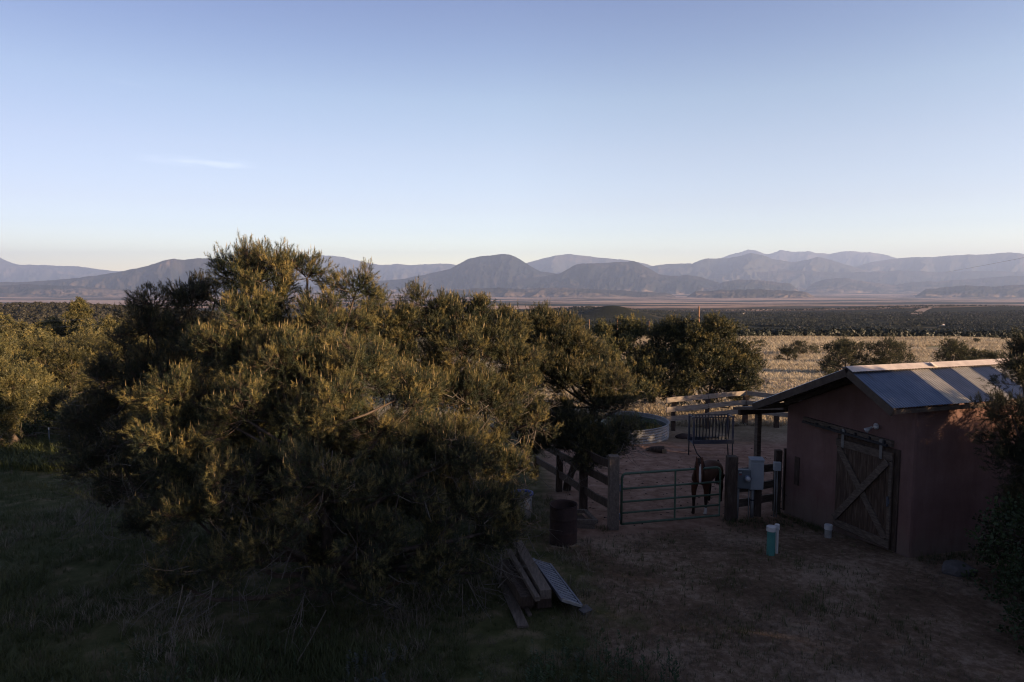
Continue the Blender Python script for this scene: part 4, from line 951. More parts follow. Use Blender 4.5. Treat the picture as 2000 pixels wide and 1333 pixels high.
m = MB(); m.box((-.09, -.083, zt1 - .06), (.06, .006, .03)); m.build('label_plate', M['white'], mt_)
conduit(mt_, [(-.14, 0, -.15), (-.12, 0, zb1)], .042); conduit(mt_, [(.16, 0.02, -.15), (.16, .02, zb1)], .014)
mp2 = onp(1474, 1011)
eb = empty('breaker_box', (mp2.x, mp2.y, mp2.z), R(-4), 'taller pale grey electric panel box with a sloping lid right of the meter', 'electric panel')
Y0 = mp2.y; pm = Y0 / FPX; zt1, zb1 = zz(897, Y0) - mp2.z, zz(955, Y0) - mp2.z; we = 26 * pm
m = MB(); m.box((0, 0, (zt1 + zb1) / 2), (we, .20, zt1 - zb1)); m.box((0, -.104, (zt1 + zb1) / 2 - .03), (we - .02, .01, zt1 - zb1 - .1)); m.build('box', M['greybox'], eb, bevel=.01)
m = MB(); m.add([(-we / 2 - .01, -.13, zt1 + .002), (we / 2 + .01, -.13, zt1 + .002), (we / 2 + .01, .11, zt1 + .04), (-we / 2 - .01, .11, zt1 + .04), (-we / 2 - .01, -.13, zt1 - .025), (we / 2 + .01, -.13, zt1 - .025), (we / 2 + .01, .11, zt1 - .0), (-we / 2 - .01, .11, zt1 - .0)], [(0, 1, 2, 3), (4, 7, 6, 5), (0, 4, 5, 1), (1, 5, 6, 2), (2, 6, 7, 3), (3, 7, 4, 0)]); m.build('lid', M['greybox'], eb)
conduit(eb, [(-.08, 0, -.15), (-.08, 0, zb1)], .05)
m = MB(); m.lathe([(.055, 0), (.058, .02), (.055, .04)], 14, (-.08, 0, .45)); m.build('clamp', M['darkiron'], eb)
m = MB(); m.box((.10, .14, .62), (.17, .1, 1.5)); m.build('backing_post', M['wood_dark'], eb)
mp3 = onp(1513, 1010)
jb = empty('junction_box', (mp3.x, mp3.y, mp3.z), R(-4), 'small grey junction box on two thin pipes against the dark post by the barn', 'junction box')
Y0 = mp3.y; zt1, zb1 = zz(904, Y0) - mp3.z, zz(919, Y0) - mp3.z
m = MB(); m.box((.02, 0, (zt1 + zb1) / 2), (.17, .12, zt1 - zb1)); m.box((.02, 0, zt1 + .008), (.18, .13, .012)); m.build('box', M['greybox'], jb, bevel=.006)
conduit(jb, [(-.03, 0, -.15), (-.02, 0, .5), (-.03, 0, zb1)], .016); conduit(jb, [(.035, 0, -.15), (.03, 0, zb1)], .016)
m = MB(); m.tube([(.08, .02, zb1), (.11, 0, .9), (.17, -.02, .7), (.3, .05, .55)], .008, 6); m.build('cable', M['darkiron'], jb)

# ------------------------------------------------------------------ pipes and bucket in the yard
p = onp(1505, 1084); h = at(1505, 1028, p.y)[2] - p.z
t = empty('standpipe', p, 0, 'teal plastic pipe with a white cap standing in the yard', 'pipe')
m = MB(); m.lathe([(.088, -.1), (.088, h - .09)], 24); m.build('pipe', M['teal'], t, smooth_=True)
m = MB(); m.lathe([(.088, h - .1), (.104, h - .1), (.104, h - .01), (.095, h), (0, h + .005)], 24); m.build('cap', M['white'], t, smooth_=False)
t2 = empty('vent_pipe', (p.x + .17, p.y + .12, p.z), 0, 'thin pale pipe with a white elbow cap touching the teal standpipe', 'pipe')
m = MB(); m.lathe([(.035, -.1), (.035, h - .02)], 14); m.build('pipe', M['whitewall'], t2, smooth_=True)
m = MB(); m.lathe([(.052, h - .12), (.056, h - .02), (.05, h), (0, h + .005)], 16); m.tube([(0, 0, h - .06), (-.08, 0, h - .06)], .04, 10); m.build('cap', M['white'], t2)
p = onp(1617, 1050)
t = empty('pipe_stub', p, 0, 'short dirty white plastic pipe stub with a cap, left of the barn door', 'pipe')
m = MB(); m.lathe([(.078, -.1), (.078, .22)], 24); m.build('pipe', M['binwhite'], t, smooth_=True)
m = MB(); m.lathe([(.078, .2), (.09, .2), (.09, .30), (.084, .31), (0, .312)], 24); m.build('cap', M['white'], t, smooth_=False)

# ------------------------------------------------------------------ barrel, frame, bin, timbers
p = onp(1100, 1062); 
br = empty('barrel', p, .3, 'rusty open steel barrel standing by the plank fence', 'barrel')
hb_ = at(1100, 978, p.y + .1)[2] - p.z; hb_ = max(.86, hb_ - .04); rb = 27.5 / FPX * p.y
prof = [(0, .02), (rb - .01, 0), (rb + .008, .012), (rb, .03)]
for k in range(1, 40):
    z = hb_ * k / 40; r2 = rb
    for zc in (.34, .67):
        r2 += .014 * math.exp(-((z / hb_ - zc) / .018) ** 2)
    prof.append((r2, z))
prof += [(rb, hb_ - .03), (rb + .012, hb_ - .012), (rb + .006, hb_), (rb - .012, hb_ - .006), (rb - .014, hb_ - .05), (rb - .012, .05), (0, .04)]
m = MB(); m.lathe(prof, 44); o = m.build('drum', M['rust'], br, smooth_=True)
for v in o.data.vertices:   # dented rim
    if v.co.z > hb_ * .8:
        a = math.atan2(v.co.y, v.co.x); k = 1 - .09 * math.exp(-((a + 1.9) / .5) ** 2) * ((v.co.z - hb_ * .8) / (hb_ * .2)); v.co.x *= k; v.co.y *= k; v.co.z -= .02 * math.exp(-((a + 2.6) / .4) ** 2)
tag(MB().beam((p.x - .28, p.y - .26, p.z + .02), (p.x - .02, p.y - .36, p.z + .03), .10, .05, jit=.01, seg=3).build('wood_scrap', M['cutwood'], None), 'pale scrap of wood at the left foot of the rusty barrel', 'wood scrap')
tag(MB().beam((p.x + .12, p.y - .33, p.z + .02), (p.x + .36, p.y - .16, p.z + .04), .09, .06, jit=.012, seg=3).build('wood_scrap', M['cutwood'], None), 'split pale block at the right foot of the rusty barrel', 'wood scrap')
fp = onp(1140, 1030)
fr = empty('wooden_frame', (fp.x, fp.y, fp.z), R(-20), 'grey timber frame lying on the ground right of the rusty barrel', 'wooden frame')
m = MB()
a, b_, c_, d_ = Vector((-.35, -.12, .16)), Vector((.32, .0, .17)), Vector((-.12, .62, .20)), Vector((-.72, .45, .18))
m.beam(a, b_, .08, .10, jit=.006, seg=2); m.beam(b_, c_, .09, .08, jit=.006, seg=2); m.beam(c_, d_, .08, .08); m.beam(d_, a, .08, .08)
m.beam(a + Vector((0, -.02, -.11)), b_ + Vector((-.03, -.03, -.11)), .09, .09, jit=.006, seg=2)
m.build('side_timbers', M['beam_wood'], fr)
m = MB(); m.beam((-.2, .0, .12), (-.5, .45, .12), .2, .02); m.beam((.02, .05, .10), (-.25, .5, .10), .2, .02); m.build('inner_boards', M['wood_dark'], fr)
bp_ = onp(1020, 1010)
bn_ = empty('feed_tub', bp_, 0, 'pale bin with a dark blue rim half hidden by the pine branches', 'bin')
r0 = .26; h0 = at(1020, 962, bp_.y)[2] - bp_.z
m = MB(); m.lathe([(0, 0), (r0 * .85, 0), (r0, h0 - .05), (r0 * .97, h0 - .05), (r0 * .8, .04)], 30); m.build('body', M['binwhite'], bn_, smooth_=True)
m = MB(); m.lathe([(r0, h0 - .06), (r0 + .025, h0 - .04), (r0 + .025, h0), (r0 - .02, h0), (r0 - .02, h0 - .06)], 30); m.build('rim', M['bluerim'], bn_, smooth_=True)
# stacked railway timbers
def timber(px0, py0, px1, py1, h0_, w_, ht, label, mt='beam_wood', dz0=0.0, name='timber', jit=.006):
    """far end pixel -> near end pixel, top surface at height h0_"""
    def pt(px, py):
        r = ray(px, py); t = (h0_ - CAM_H) / r[2]; q = np.array([0, 0, CAM_H]) + r * t; return Vector(q)
    a, b2 = pt(px0, py0), pt(px1, py1)
    o = MB().beam(a - Vector((0, 0, ht / 2)), b2 - Vector((0, 0, ht / 2)), w_, ht, jit=jit, seg=4).build(name, M[mt], None, bevel=.008)
    tag(o, label, 'timber'); return o
timber(1009, 1055, 1066, 1152, .50, .20, .17, 'topmost grey square timber of the stack by the big pine', 'tie')
timber(994, 1072, 1050, 1166, .45, .09, .08, 'narrow plank leaning along the left side of the top timber', 'tie')
timber(1018, 1072, 1064, 1160, .31, .26, .27, 'thick dark timber directly beneath the topmost grey one', 'wood_dark')
timber(990, 1092, 1030, 1166, .34, .24, .17, 'dark flat timber low on the left of the stack', 'wood_dark')
timber(984, 1098, 1032, 1172, .165, .30, .16, 'bottom timber on the left of the stack, nearly black', 'wood_dark')
timber(978, 1125, 1022, 1222, .05, .19, .045, 'weathered plank lying on the ground left of the timber stack', 'tie', name='plank')
timber(1002, 1140, 1035, 1200, .03, .08, .04, 'thin dark lath on the ground between the stack and the long plank', 'wood_old', name='lath')
# ribbed galvanised panel leaning on the timbers
def pz(px, py, z): r = ray(px, py); t = (z - CAM_H) / r[2]; return Vector(np.array([0, 0, CAM_H]) + r * t)
c00, c10, c11, c01 = pz(1041, 1093, .38), pz(1074, 1103, .20), pz(1136, 1184, .10), pz(1098, 1172, .26)
up = (c10 - c00).cross(c01 - c00).normalized(); up = up if up.z > 0 else -up
pn = empty('louvred_panel', c00, 0, 'blue-grey louvred metal panel leaning against the timber stack', 'metal panel'); o0 = c00.copy()
def PQ(t, s_, h_=0): return c00.lerp(c01, t).lerp(c10.lerp(c11, t), s_) + up * h_ - o0
m = MB(); V = [PQ(0, 0, -.03), PQ(0, 1, -.03), PQ(1, 1, -.03), PQ(1, 0, -.03), PQ(0, 0, -.045), PQ(0, 1, -.045), PQ(1, 1, -.045), PQ(1, 0, -.045)]
m.add(V, [(0, 1, 2, 3), (7, 6, 5, 4), (0, 4, 5, 1), (1, 5, 6, 2), (2, 6, 7, 3), (3, 7, 4, 0)]); m.build('back_sheet', M['darkiron'], pn)
for k in range(13):
    t0 = (k + .25) / 13.3; m = MB(); a_, b2_ = PQ(t0, .06, .0), PQ(min(1, t0 + .045), .94, .0); m.beam(a_, b2_, .072 + .01 * (k % 2), .018, jit=.002); m.build('slat', M['panelmetal'], pn)
m = MB(); m.beam(PQ(0, 0, .005), PQ(1, 0, .005), .045, .06); m.beam(PQ(0, 1, .005), PQ(1, 1, .005), .035, .045); m.beam(PQ(0, 0, .0), PQ(0, 1, .0), .03, .04); m.beam(PQ(1, 0, .0), PQ(1, 1, .0), .05, .045, m=1, jit=.01, seg=5); m.build('edge_frame', [M['panelmetal'], M['binwhite']], pn)
q = c11 + Vector((.06, -.05, -.05)); m = MB(); m.box(q, (.20, .12, .05), Matrix.Rotation(.6, 3, 'Z') @ Matrix.Rotation(.3, 3, 'X'), jit=.02); tag(m.build('broken_block', M['stone'], None), 'pale broken block at the lower corner of the ribbed panel', 'block')

# ------------------------------------------------------------------ inside the corral: tank, feeder, rocks, log
tcx, tcy = 4.74, 30.3; tz0 = zg(tcx, tcy - 2.2) - .05; rim = at(1208, 843, tcy - 2.2)[2]
tk = empty('stock_tank', (tcx, tcy, tz0), 0, 'big round corrugated steel stock tank holding dark weedy water', 'stock tank')
hz_ = rim - tz0; TR = 2.26
prof = [(TR - .02, -.3)]
for k in range(61):
    z = hz_ * k / 60; prof.append((TR + .022 * math.sin(z / .115 * 2 * math.pi), z - .0))
prof += [(TR + .035, hz_ + .01), (TR + .03, hz_ + .045), (TR - .03, hz_ + .045), (TR - .035, hz_)]
for k in range(20): z = hz_ * (1 - k / 20); prof.append((TR - .02 + .015 * math.sin(z / .115 * 2 * math.pi), z))
m = MB(); m.lathe(prof, 96); m.build('wall', M['tankmetal'], tk, smooth_=True)
m = MB(); m.lathe([(TR - .03, hz_ - .16), (1.2, hz_ - .16), (0, hz_ - .16)], 64); m.build('water', M['water'], tk)
rs = np.random.RandomState(61); n = 420
aa = rs.rand(n) * 6.28; rr_ = TR * .86 * np.sqrt(rs.rand(n)); pos = np.stack([rr_ * np.cos(aa), rr_ * np.sin(aa), np.full(n, hz_ - .15)], 1)
keep = fbm(pos[:, 0] * 1.1, pos[:, 1] * 1.1 + 3, 3) > .02; pos = pos[keep]
V = place_templates([LEAF_T[0] * .8], pos, np.array([0, 0, 1.]) + rs.randn(len(pos), 3) * .2, rs.uniform(.6, 1.3, len(pos)), rs)
o = link('water_weeds', np_mesh('water_weeds', V, [np.arange(len(V)).reshape(-1, 3)], M['leaf']), tk); o['kind'] = 'stuff'
fl, frr = onp(1355, 893), onp(1434, 890)
fy = (fl.y + frr.y) / 2; fz = zg(6.6, fy)
fx0, fx1 = (1355 - 1000) / FPX * fy, (1433 - 1000) / FPX * fy; fw = fx1 - fx0
fd = empty('hay_feeder', ((fx0 + fx1) / 2, fy, fz), R(3), 'dark blue metal hay feeder with a barred rack on thin legs in the corral', 'hay feeder')
def fzp(py, dy=0): return at(1395, py, fy + dy)[2] - fz
ztop, ztr = fzp(812), fzp(860)
for sx in (-1, 1):
    for sy in (-1, 1):
        m = MB()
        if sx < 0 and sy < 0: m.tube([(-fw / 2 + .28, -.40, .0), (-fw / 2 + .12, -.34, .18), (-fw / 2, -.28, .5), (-fw / 2, -.28, ztr)], .024, 8)
        else: m.tube([(sx * fw / 2 + (.05 if sx > 0 and sy > 0 else 0), sy * .28, -.05), (sx * fw / 2, sy * .28, ztr)], .024, 8)
        m.build('leg', M['darkiron'], fd, smooth_=True)
for sx in (-1, 1):
    m = MB(); m.box((sx * fw / 2, -.28, (ztr + ztop) / 2), (.075, .05, ztop - ztr + .06)); m.box((sx * fw / 2, .28, (ztr + ztop) / 2), (.075, .05, ztop - ztr + .06)); m.box((sx * fw / 2, 0, ztop - .02), (.05, .56, .04)); m.build('end_frame', M['bluepaint'], fd, bevel=.006)
m = MB(); m.box((0, -.30, ztr + .0), (fw + .1, .03, .15)); m.box((0, .30, ztr + .0), (fw + .1, .03, .15)); m.box((0, 0, ztr - .06), (fw + .04, .58, .02)); m.build('tray', M['bluepaint'], fd, bevel=.006)
for sy in (-1, 1):
    for k in range(11):
        x = -fw / 2 + fw * (k + 1) / 12
        m = MB(); m.tube([(x, sy * .27, ztop - .03), (x + .01, sy * .2, (ztop + ztr) / 2), (x, sy * .14, ztr + .05)], .019, 6); m.build('rack_bar', M['darkiron'], fd)
m = MB(); m.tube([(-fw / 2, -.27, ztop - .02), (fw / 2, -.27, ztop - .02)], .016, 8); m.tube([(-fw / 2, .27, ztop - .02), (fw / 2, .27, ztop - .02)], .016, 8); m.build('top_rail', M['darkiron'], fd)
def rock(name, p, r, seed, mt, label, cat='rock', sq=(1, 1, .6)):
    rs = np.random.RandomState(seed); bpy_me = bpy.data.meshes.new(name)
    import bmesh
    bm = bmesh.new(); bmesh.ops.create_icosphere(bm, subdivisions=3, radius=1)
    ks = unit(rs.randn(9, 3)); kd = rs.uniform(.62, .95, 9)
    for v in bm.verts:
        c = np.array(v.co)
        for k, d in zip(ks, kd):
            e = c @ k
            if e > d: c = c - k * (e - d) * .85
        c = c * (1 + .07 * math.sin(c[0] * 7 + seed) * math.sin(c[1] * 6)); v.co = Vector((c[0] * r * sq[0], c[1] * r * sq[1], c[2] * r * sq[2]))
    bm.to_mesh(bpy_me); bm.free(); bpy_me.materials.append(M[mt]); o = link(name, bpy_me); o.location = (p[0], p[1], p[2] + r * sq[2] * .3); tag(o, label, cat); return o
rock('rock', onp(1250, 862), .36, 1, 'pinkstone', 'pale pink boulder at the foot of the stock tank', sq=(1.3, .9, .8))
rock('rock', onp(1263, 865), .13, 2, 'stone', 'small grey stone touching the pale pink boulder by the tank')
rock('dung_heap', onp(1337, 856), .36, 3, 'rust', 'low dark heap on the corral floor left of the hay feeder', 'heap', sq=(1.2, .8, .45))
rock('rock', onp(1868, 1118), .33, 4, 'stone', 'grey-blue rock at the edge of the bushes on the right', sq=(1.1, .8, .55))
p = onp(1282, 884); lg = empty('log', p, R(-12), 'short charred log with an orange cut end lying on the corral floor', 'log')
m = MB(); m.tube([(-.42, 0, .09), (-.2, .02, .12), (.1, 0, .13), (.30, 0, .13)], [.05, .10, .13, .135], 12, cap=True); m.build('bark', M['wood_dark'], lg)
m = MB(); m.lathe([(0, 0), (.128, 0), (.128, .012), (0, .014)], 16, (.30, 0, .13), axis=Matrix.Rotation(R(90), 3, 'Y')); m.build('cut_end', M['cutwood'], lg)
m = MB(); m.box((.30, -.12, .10), (.16, .05, .16), Matrix.Rotation(.2, 3, 'Z'), jit=.015); m.build('split_side', M['cutwood'], lg)
m = MB(); m.tube([(-.75, -.08, .02), (-.5, -.02, .05), (-.3, .02, .12)], .015, 5); tag(m.build('stick', M['twig'], None), 'pale stick beside the charred log in the corral', 'stick'); bpy.data.objects['stick'].location = p

# ------------------------------------------------------------------ horse
def horse(loc, rz):
    root = empty('horse', loc, rz, 'brown horse with a white blaze facing the camera behind the tube gate', 'horse')
    J = {}; E = []
    def j(n, x, y, z, rx, ry=None, par=None):
        J[n] = (len(J), (x, y, z), (rx, ry or rx)); 
        if par: E.append((par, n))
    # local: head towards -Y, tail +Y
    j('belly', 0, .10, .98, .255, .27)
    j('chest', 0, -.38, 1.03, .235, .27, 'belly'); j('croup', 0, .60, 1.10, .24, .25, 'belly'); j('rump', 0, .82, 1.02, .17, .18, 'croup')
    j('breast', 0, -.58, 1.04, .17, .20, 'chest')
    j('neck1', .05, -.74, 1.24, .145, .20, 'breast'); j('neck2', .10, -.88, 1.42, .115, .15, 'neck1'); j('poll', .14, -.98, 1.52, .098, .105, 'neck2')
    j('brow', .17, -1.06, 1.47, .105, .105, 'poll'); j('face', .20, -1.14, 1.32, .082, .09, 'brow'); j('nose', .22, -1.20, 1.17, .066, .068, 'face'); j('muzzle', .23, -1.23, 1.07, .062, .060, 'nose')
    for s, n in ((-1, 'l'), (1, 'r')):
        dy = .05 * s
        j('sh' + n, .13 * s, -.46, .86, .125, .12, 'chest'); j('elbow' + n, .145 * s, -.46 + dy, .70, .080, .075, 'sh' + n); j('knee' + n, .14 * s, -.47 + dy, .42, .050, .048, 'elbow' + n)
        j('cannon' + n, .14 * s, -.47 + dy, .24, .032, .033, 'knee' + n); j('fet' + n, .14 * s, -.48 + dy, .12, .040, .040, 'cannon' + n); j('hoof' + n, .14 * s, -.52 + dy, .035, .052, .050, 'fet' + n)
        j('hip' + n, .14 * s, .66, .88, .15, .16, 'croup'); j('stifle' + n, .155 * s, .56 + dy, .70, .105, .10, 'hip' + n); j('hock' + n, .14 * s, .80 + dy, .46, .052, .055, 'stifle' + n)
        j('hcan' + n, .14 * s, .78 + dy, .26, .034, .036, 'hock' + n); j('hfet' + n, .14 * s, .76 + dy, .12, .042, .040, 'hcan' + n); j('hhoof' + n, .14 * s, .72 + dy, .035, .054, .052, 'hfet' + n)
        j('ear' + n, .14 + .055 * s, -1.00 + .02 * s, 1.60, .026, .022, 'poll'); j('eart' + n, .14 + .068 * s, -1.01 + .02 * s, 1.675, .008, .008, 'ear' + n)
    me = bpy.data.meshes.new('body'); me.from_pydata([v[1] for v in J.values()], [(J[a][0], J[b][0]) for a, b in E], [])
    o = link('body', me, root)
    m, ns, ls, b = mat('horse_coat')
    t = ns.new('ShaderNodeTexCoord'); sp = ns.new('ShaderNodeSeparateXYZ'); ls.new(t.outputs['Object'], sp.inputs[0])
    n = nd(ns, 'ShaderNodeTexNoise', {'Scale': 2.5, 'Detail': 5}); ls.new(t.outputs['Object'], n.inputs[0])
    r = rampn(ns, [(.3, (.042, .017, .011)), (.7, (.075, .030, .018))]); ls.new(n.outputs[0], r.inputs[0])
    def mm(op, a, b_=None):
        q = ns.new('ShaderNodeMath'); q.operation = op
        for i, v in enumerate((a, b_)):
            if v is None: continue
            if isinstance(v, (int, float)): q.inputs[i].default_value = v
            else: ls.new(v, q.inputs[i])
        return q.outputs[0]
    blaze = mm('MULTIPLY', mm('LESS_THAN', mm('ABSOLUTE', mm('SUBTRACT', sp.outputs[0], mm('ADD', mm('MULTIPLY', sp.outputs[1], -.42), -.272))), mm('ADD', .022, mm('MULTIPLY', mm('SUBTRACT', n.outputs[0], .5), .05))), mm('LESS_THAN', mm('ADD', sp.outputs[1], mm('MULTIPLY', sp.outputs[0], -.35)), -1.165))
    blaze = mm('MULTIPLY', blaze, mm('LESS_THAN', sp.outputs[2], 1.52))
    low = mm('LESS_THAN', sp.outputs[2], .50)
    sock = mm('MULTIPLY', mm('MULTIPLY', mm('LESS_THAN', sp.outputs[2], .22), mm('GREATER_THAN', sp.outputs[2], .055)), mm('MULTIPLY', mm('GREATER_THAN', sp.outputs[0], 0), mm('LESS_THAN', sp.outputs[1], 0)))
    mx = nd(ns, 'ShaderNodeMix', data_type='RGBA'); ls.new(low, mx.inputs[0]); ls.new(r.outputs[0], mx.inputs[6]); mx.inputs[7].default_value = (.020, .011, .009, 1)
    mx2 = nd(ns, 'ShaderNodeMix', data_type='RGBA'); ls.new(mm('MAXIMUM', blaze, sock), mx2.inputs[0]); ls.new(mx.outputs[2], mx2.inputs[6]); mx2.inputs[7].default_value = (.40, .36, .335, 1)
    ls.new(mx2.outputs[2], b.inputs['Base Color']); b.inputs['Roughness'].default_value = .75; b.inputs['Specular IOR Level'].default_value = .12
    me.materials.append(m)
    sk = o.modifiers.new('skin', 'SKIN'); sk.use_smooth_shade = True
    for k, v in enumerate(J.values()):
        sv = me.skin_vertices[0].data[k]; sv.radius = v[2]; sv.use_root = (k == 0)
    ss = o.modifiers.new('smooth', 'SUBSURF'); ss.levels = 2; ss.render_levels = 2
    # eyes, mane, forelock, tail
    for s in (-1, 1):
        mb = MB(); mb.lathe([(.0, -.018), (.012, -.014), (.018, 0), (.012, .014), (0, .018)], 12, (.178 + .090 * s, -1.09 + .03 * s, 1.43)); mb.build('eye', M['water'], root, smooth_=True)
    rs = np.random.RandomState(5); mb = MB()
    for k in range(90):
        t_ = rs.rand(); base = Vector((.02, -.62, 1.36)).lerp(Vector((.13, -.97, 1.62)), t_) + Vector((0, .05 * math.sin(t_ * 3), .0)); s = .9 if rs.rand() < .8 else -1
        mb.tube([base, base + Vector((.08 * s, .03, -.02)), base + Vector((.13 * s, .05 + rs.uniform(-.03, .03), -.2))], [.012, .010, .003], 4)
    for k in range(14):
        mb.tube([(.14 + rs.uniform(-.03, .03), -1.0, 1.62), (.17 + rs.uniform(-.04, .04), -1.10, 1.56), (.19 + rs.uniform(-.03, .03), -1.16, 1.46)], [.010, .009, .002], 4)
    mb.build('mane', M['hair'], root)
    mb = MB()
    for k in range(60):
        q = rs.randn(2) * .035; mb.tube([(0, .96, 1.14), (q[0] * .6, 1.04, 1.0), (q[0], 1.04 + q[1], .7), (q[0] * 1.3, 1.0 + q[1], .42 + rs.rand() * .1)], [.014, .013, .010, .003], 4)
    mb.build('tail', M['hair'], root)
    return root
hp = onp(1372, 1006)
hr = horse((hp.x + .22, hp.y + .50, zg(hp.x, hp.y + .5) - .01), R(-34)); hr.scale = (1.04, 1.04, 1.02)

# ------------------------------------------------------------------ poles, wires, distant things
def upole(px, ptop, pbase, d, label, r=.13, arm=False, hx=None):
    x = (px - 1000) / FPX * d; z0 = zg(x, d); ht = at(px, ptop, d)[2]
    o = empty('utility_pole', (x, d, z0), 0, label, 'utility pole'); h = ht - z0
    m = MB(); m.tube([(0, 0, -.5), (0, 0, h)], [r * 1.15, r * .8], 10); m.build('shaft', M['pole'], o, smooth_=True)
    for k in (.15, .9) if arm else ():
        m = MB(); m.lathe([(.03, 0), (.05, .03), (.05, .08), (.02, .12)], 8, (0, 0, h - k)); m.build('insulator', M['glass'], o)
    return o, Vector((x, d, ht))
_, w1 = upole(211, 618, 655, 95, 'wooden utility pole lit orange among the trees on the left', arm=True)
upole(1365, 599, 640, 150, 'tallest utility pole, standing just above the round-topped pinyon', .20)
upole(1206, 619, 640, 230, 'thin utility pole left of the sunlit patch beyond the trees', .16)
upole(1151, 624, 640, 250, 'thin leaning-looking pole at the left end of the row beyond the pinyons', .15)
upole(1268, 627, 640, 330, 'faint far pole on the wooded edge right of the other thin poles', .15)
pl = empty('power_line', (0, 0, 0), 0, 'two wires of the power line crossing above the left woodland', 'power line')
for dz_, ly in ((-.05, 618), (-.9, 630)):
    a = Vector((*at(-60, ly - 2, 110)[:2], at(-60, ly - 2, 110)[2])); c_ = w1 + Vector((0, 0, dz_)); e = Vector(at(330, ly + 2, 82)); e.z = c_.z - .3
    for s, t in ((a, c_), (c_, e)):
        m = MB(); m.tube([s.lerp(t, k / 12) - Vector((0, 0, .8 * 4 * (k / 12) * (1 - k / 12))) for k in range(13)], .018, 4); m.build('wire', M['wire'], pl)
pl2 = empty('power_line', (0, 0, 0), 0, 'faint wire crossing the mountains at the upper right edge', 'power line')
m = MB(); m.tube([Vector(at(1848 + 19 * k, 532 - 3.3 * k - .022 * k * k * 1.5, 120 - 7 * k)) for k in range(12)], .010, 4); m.build('wire', M['wire'], pl2)
def far_box(name, px, py, wpx, hpx, label, cat, roof=True, mt='whitewall'):
    p = gp(px, py); s = p.y / FPX; o = empty(name, p, .3, label, cat); wv, hv = wpx * s, hpx * s
    m = MB(); m.box((0, 0, hv / 2 - .3), (wv, wv * .6, hv + .6)); m.build('wall', M[mt], o)
    if roof:
        m = MB(); m.add([(-wv * .55, -wv * .36, hv), (wv * .55, -wv * .36, hv), (wv * .55, wv * .36, hv), (-wv * .55, wv * .36, hv), (-wv * .55, 0, hv * 1.5), (wv * .55, 0, hv * 1.5)], [(0, 1, 5, 4), (2, 3, 4, 5), (0, 4, 3), (1, 2, 5), (0, 3, 2, 1)]); m.build('roof', M['cap'], o)
    return o
far_box('house', 1453, 616, 5, 3, 'tiny white house among the dark trees above the tall pinyon', 'house')
far_box('house', 1504, 580, 3.5, 2.2, 'tiny white farmhouse far out on the pink plain', 'house')
far_box('house', 1840, 637, 9, 2.5, 'low pale roof among the dark trees right of centre, above the field', 'house')
far_box('shed', 1565, 643, 14, 3, 'long pale ranch shed in the dark wood above the field', 'shed')
rp = gp(1190, 581)
rk = MB(); rs = np.random.RandomState(9); s = rp.y / FPX
for (dx, h, w_) in ((-8, 2, 6), (-4, 4, 5), (0, 8.5, 4), (3, 6, 4), (7, 3.5, 6), (12, 2, 7)):
    n = 9; P = []; 
    for lv, (f1, f2) in enumerate(((0, 1), (.35, .8), (.7, .5), (1, .16))):
        for k in range(n):
            a = 2 * math.pi * k / n; r2 = w_ * s * .62 * f2 * rs.uniform(.8, 1.2); P.append((dx * s + r2 * math.cos(a), r2 * math.sin(a), h * s * f1 - 3 * (lv == 0)))
    F = [(l * n + k, l * n + (k + 1) % n, (l + 1) * n + (k + 1) % n, (l + 1) * n + k) for l in range(3) for k in range(n)] + [tuple(3 * n + k for k in range(n))]
    rk.add(P, F)
o = rk.build('rock_outcrop', M['stone'], None); o.location = rp; tag(o, 'small dark rock outcrop rising from the pink plain below the flat butte', 'rock outcrop')
# roads
def road(name, pts, wd, mt, lift, n=60):
    P = [gp(a, b_) for a, b_ in pts]; P = [np.array(p) for p in P]
    seg = []
    for i in range(len(P) - 1):
        p0 = P[max(i - 1, 0)]; p1 = P[i]; p2 = P[i + 1]; p3 = P[min(i + 2, len(P) - 1)]
        for t in np.linspace(0, 1, n, endpoint=False):
            seg.append(.5 * ((2 * p1) + (-p0 + p2) * t + (2 * p0 - 5 * p1 + 4 * p2 - p3) * t ** 2 + (-p0 + 3 * p1 - 3 * p2 + p3) * t ** 3))
    S = np.array(seg)[:, :2]; T = unit(np.gradient(S, axis=0)); N = np.stack([-T[:, 1], T[:, 0]], 1)
    V = []; c = 7
    for k in range(c):
        q = S + N * wd * (k / (c - 1) - .5); V.append(np.stack([q[:, 0], q[:, 1], zt(q[:, 0], q[:, 1]) + lift], 1))
    V = np.stack(V, 1); idx = np.arange(len(S) * c).reshape(len(S), c)
    F = np.stack([idx[:-1, :-1], idx[:-1, 1:], idx[1:, 1:], idx[1:, :-1]], -1).reshape(-1, 4)
    o = link(name, np_mesh(name, V.reshape(-1, 3), [F], M[mt], smooth_=True)); o['kind'] = 'structure'; return o
road('road', [(1440, 733), (1490, 742), (1530, 750), (1575, 757), (1640, 765)], 1.9, 'track', .03)
road('far_road', [(1748, 620), (1785, 615), (1800, 607), (1835, 599)], 26, 'track', 1.2)

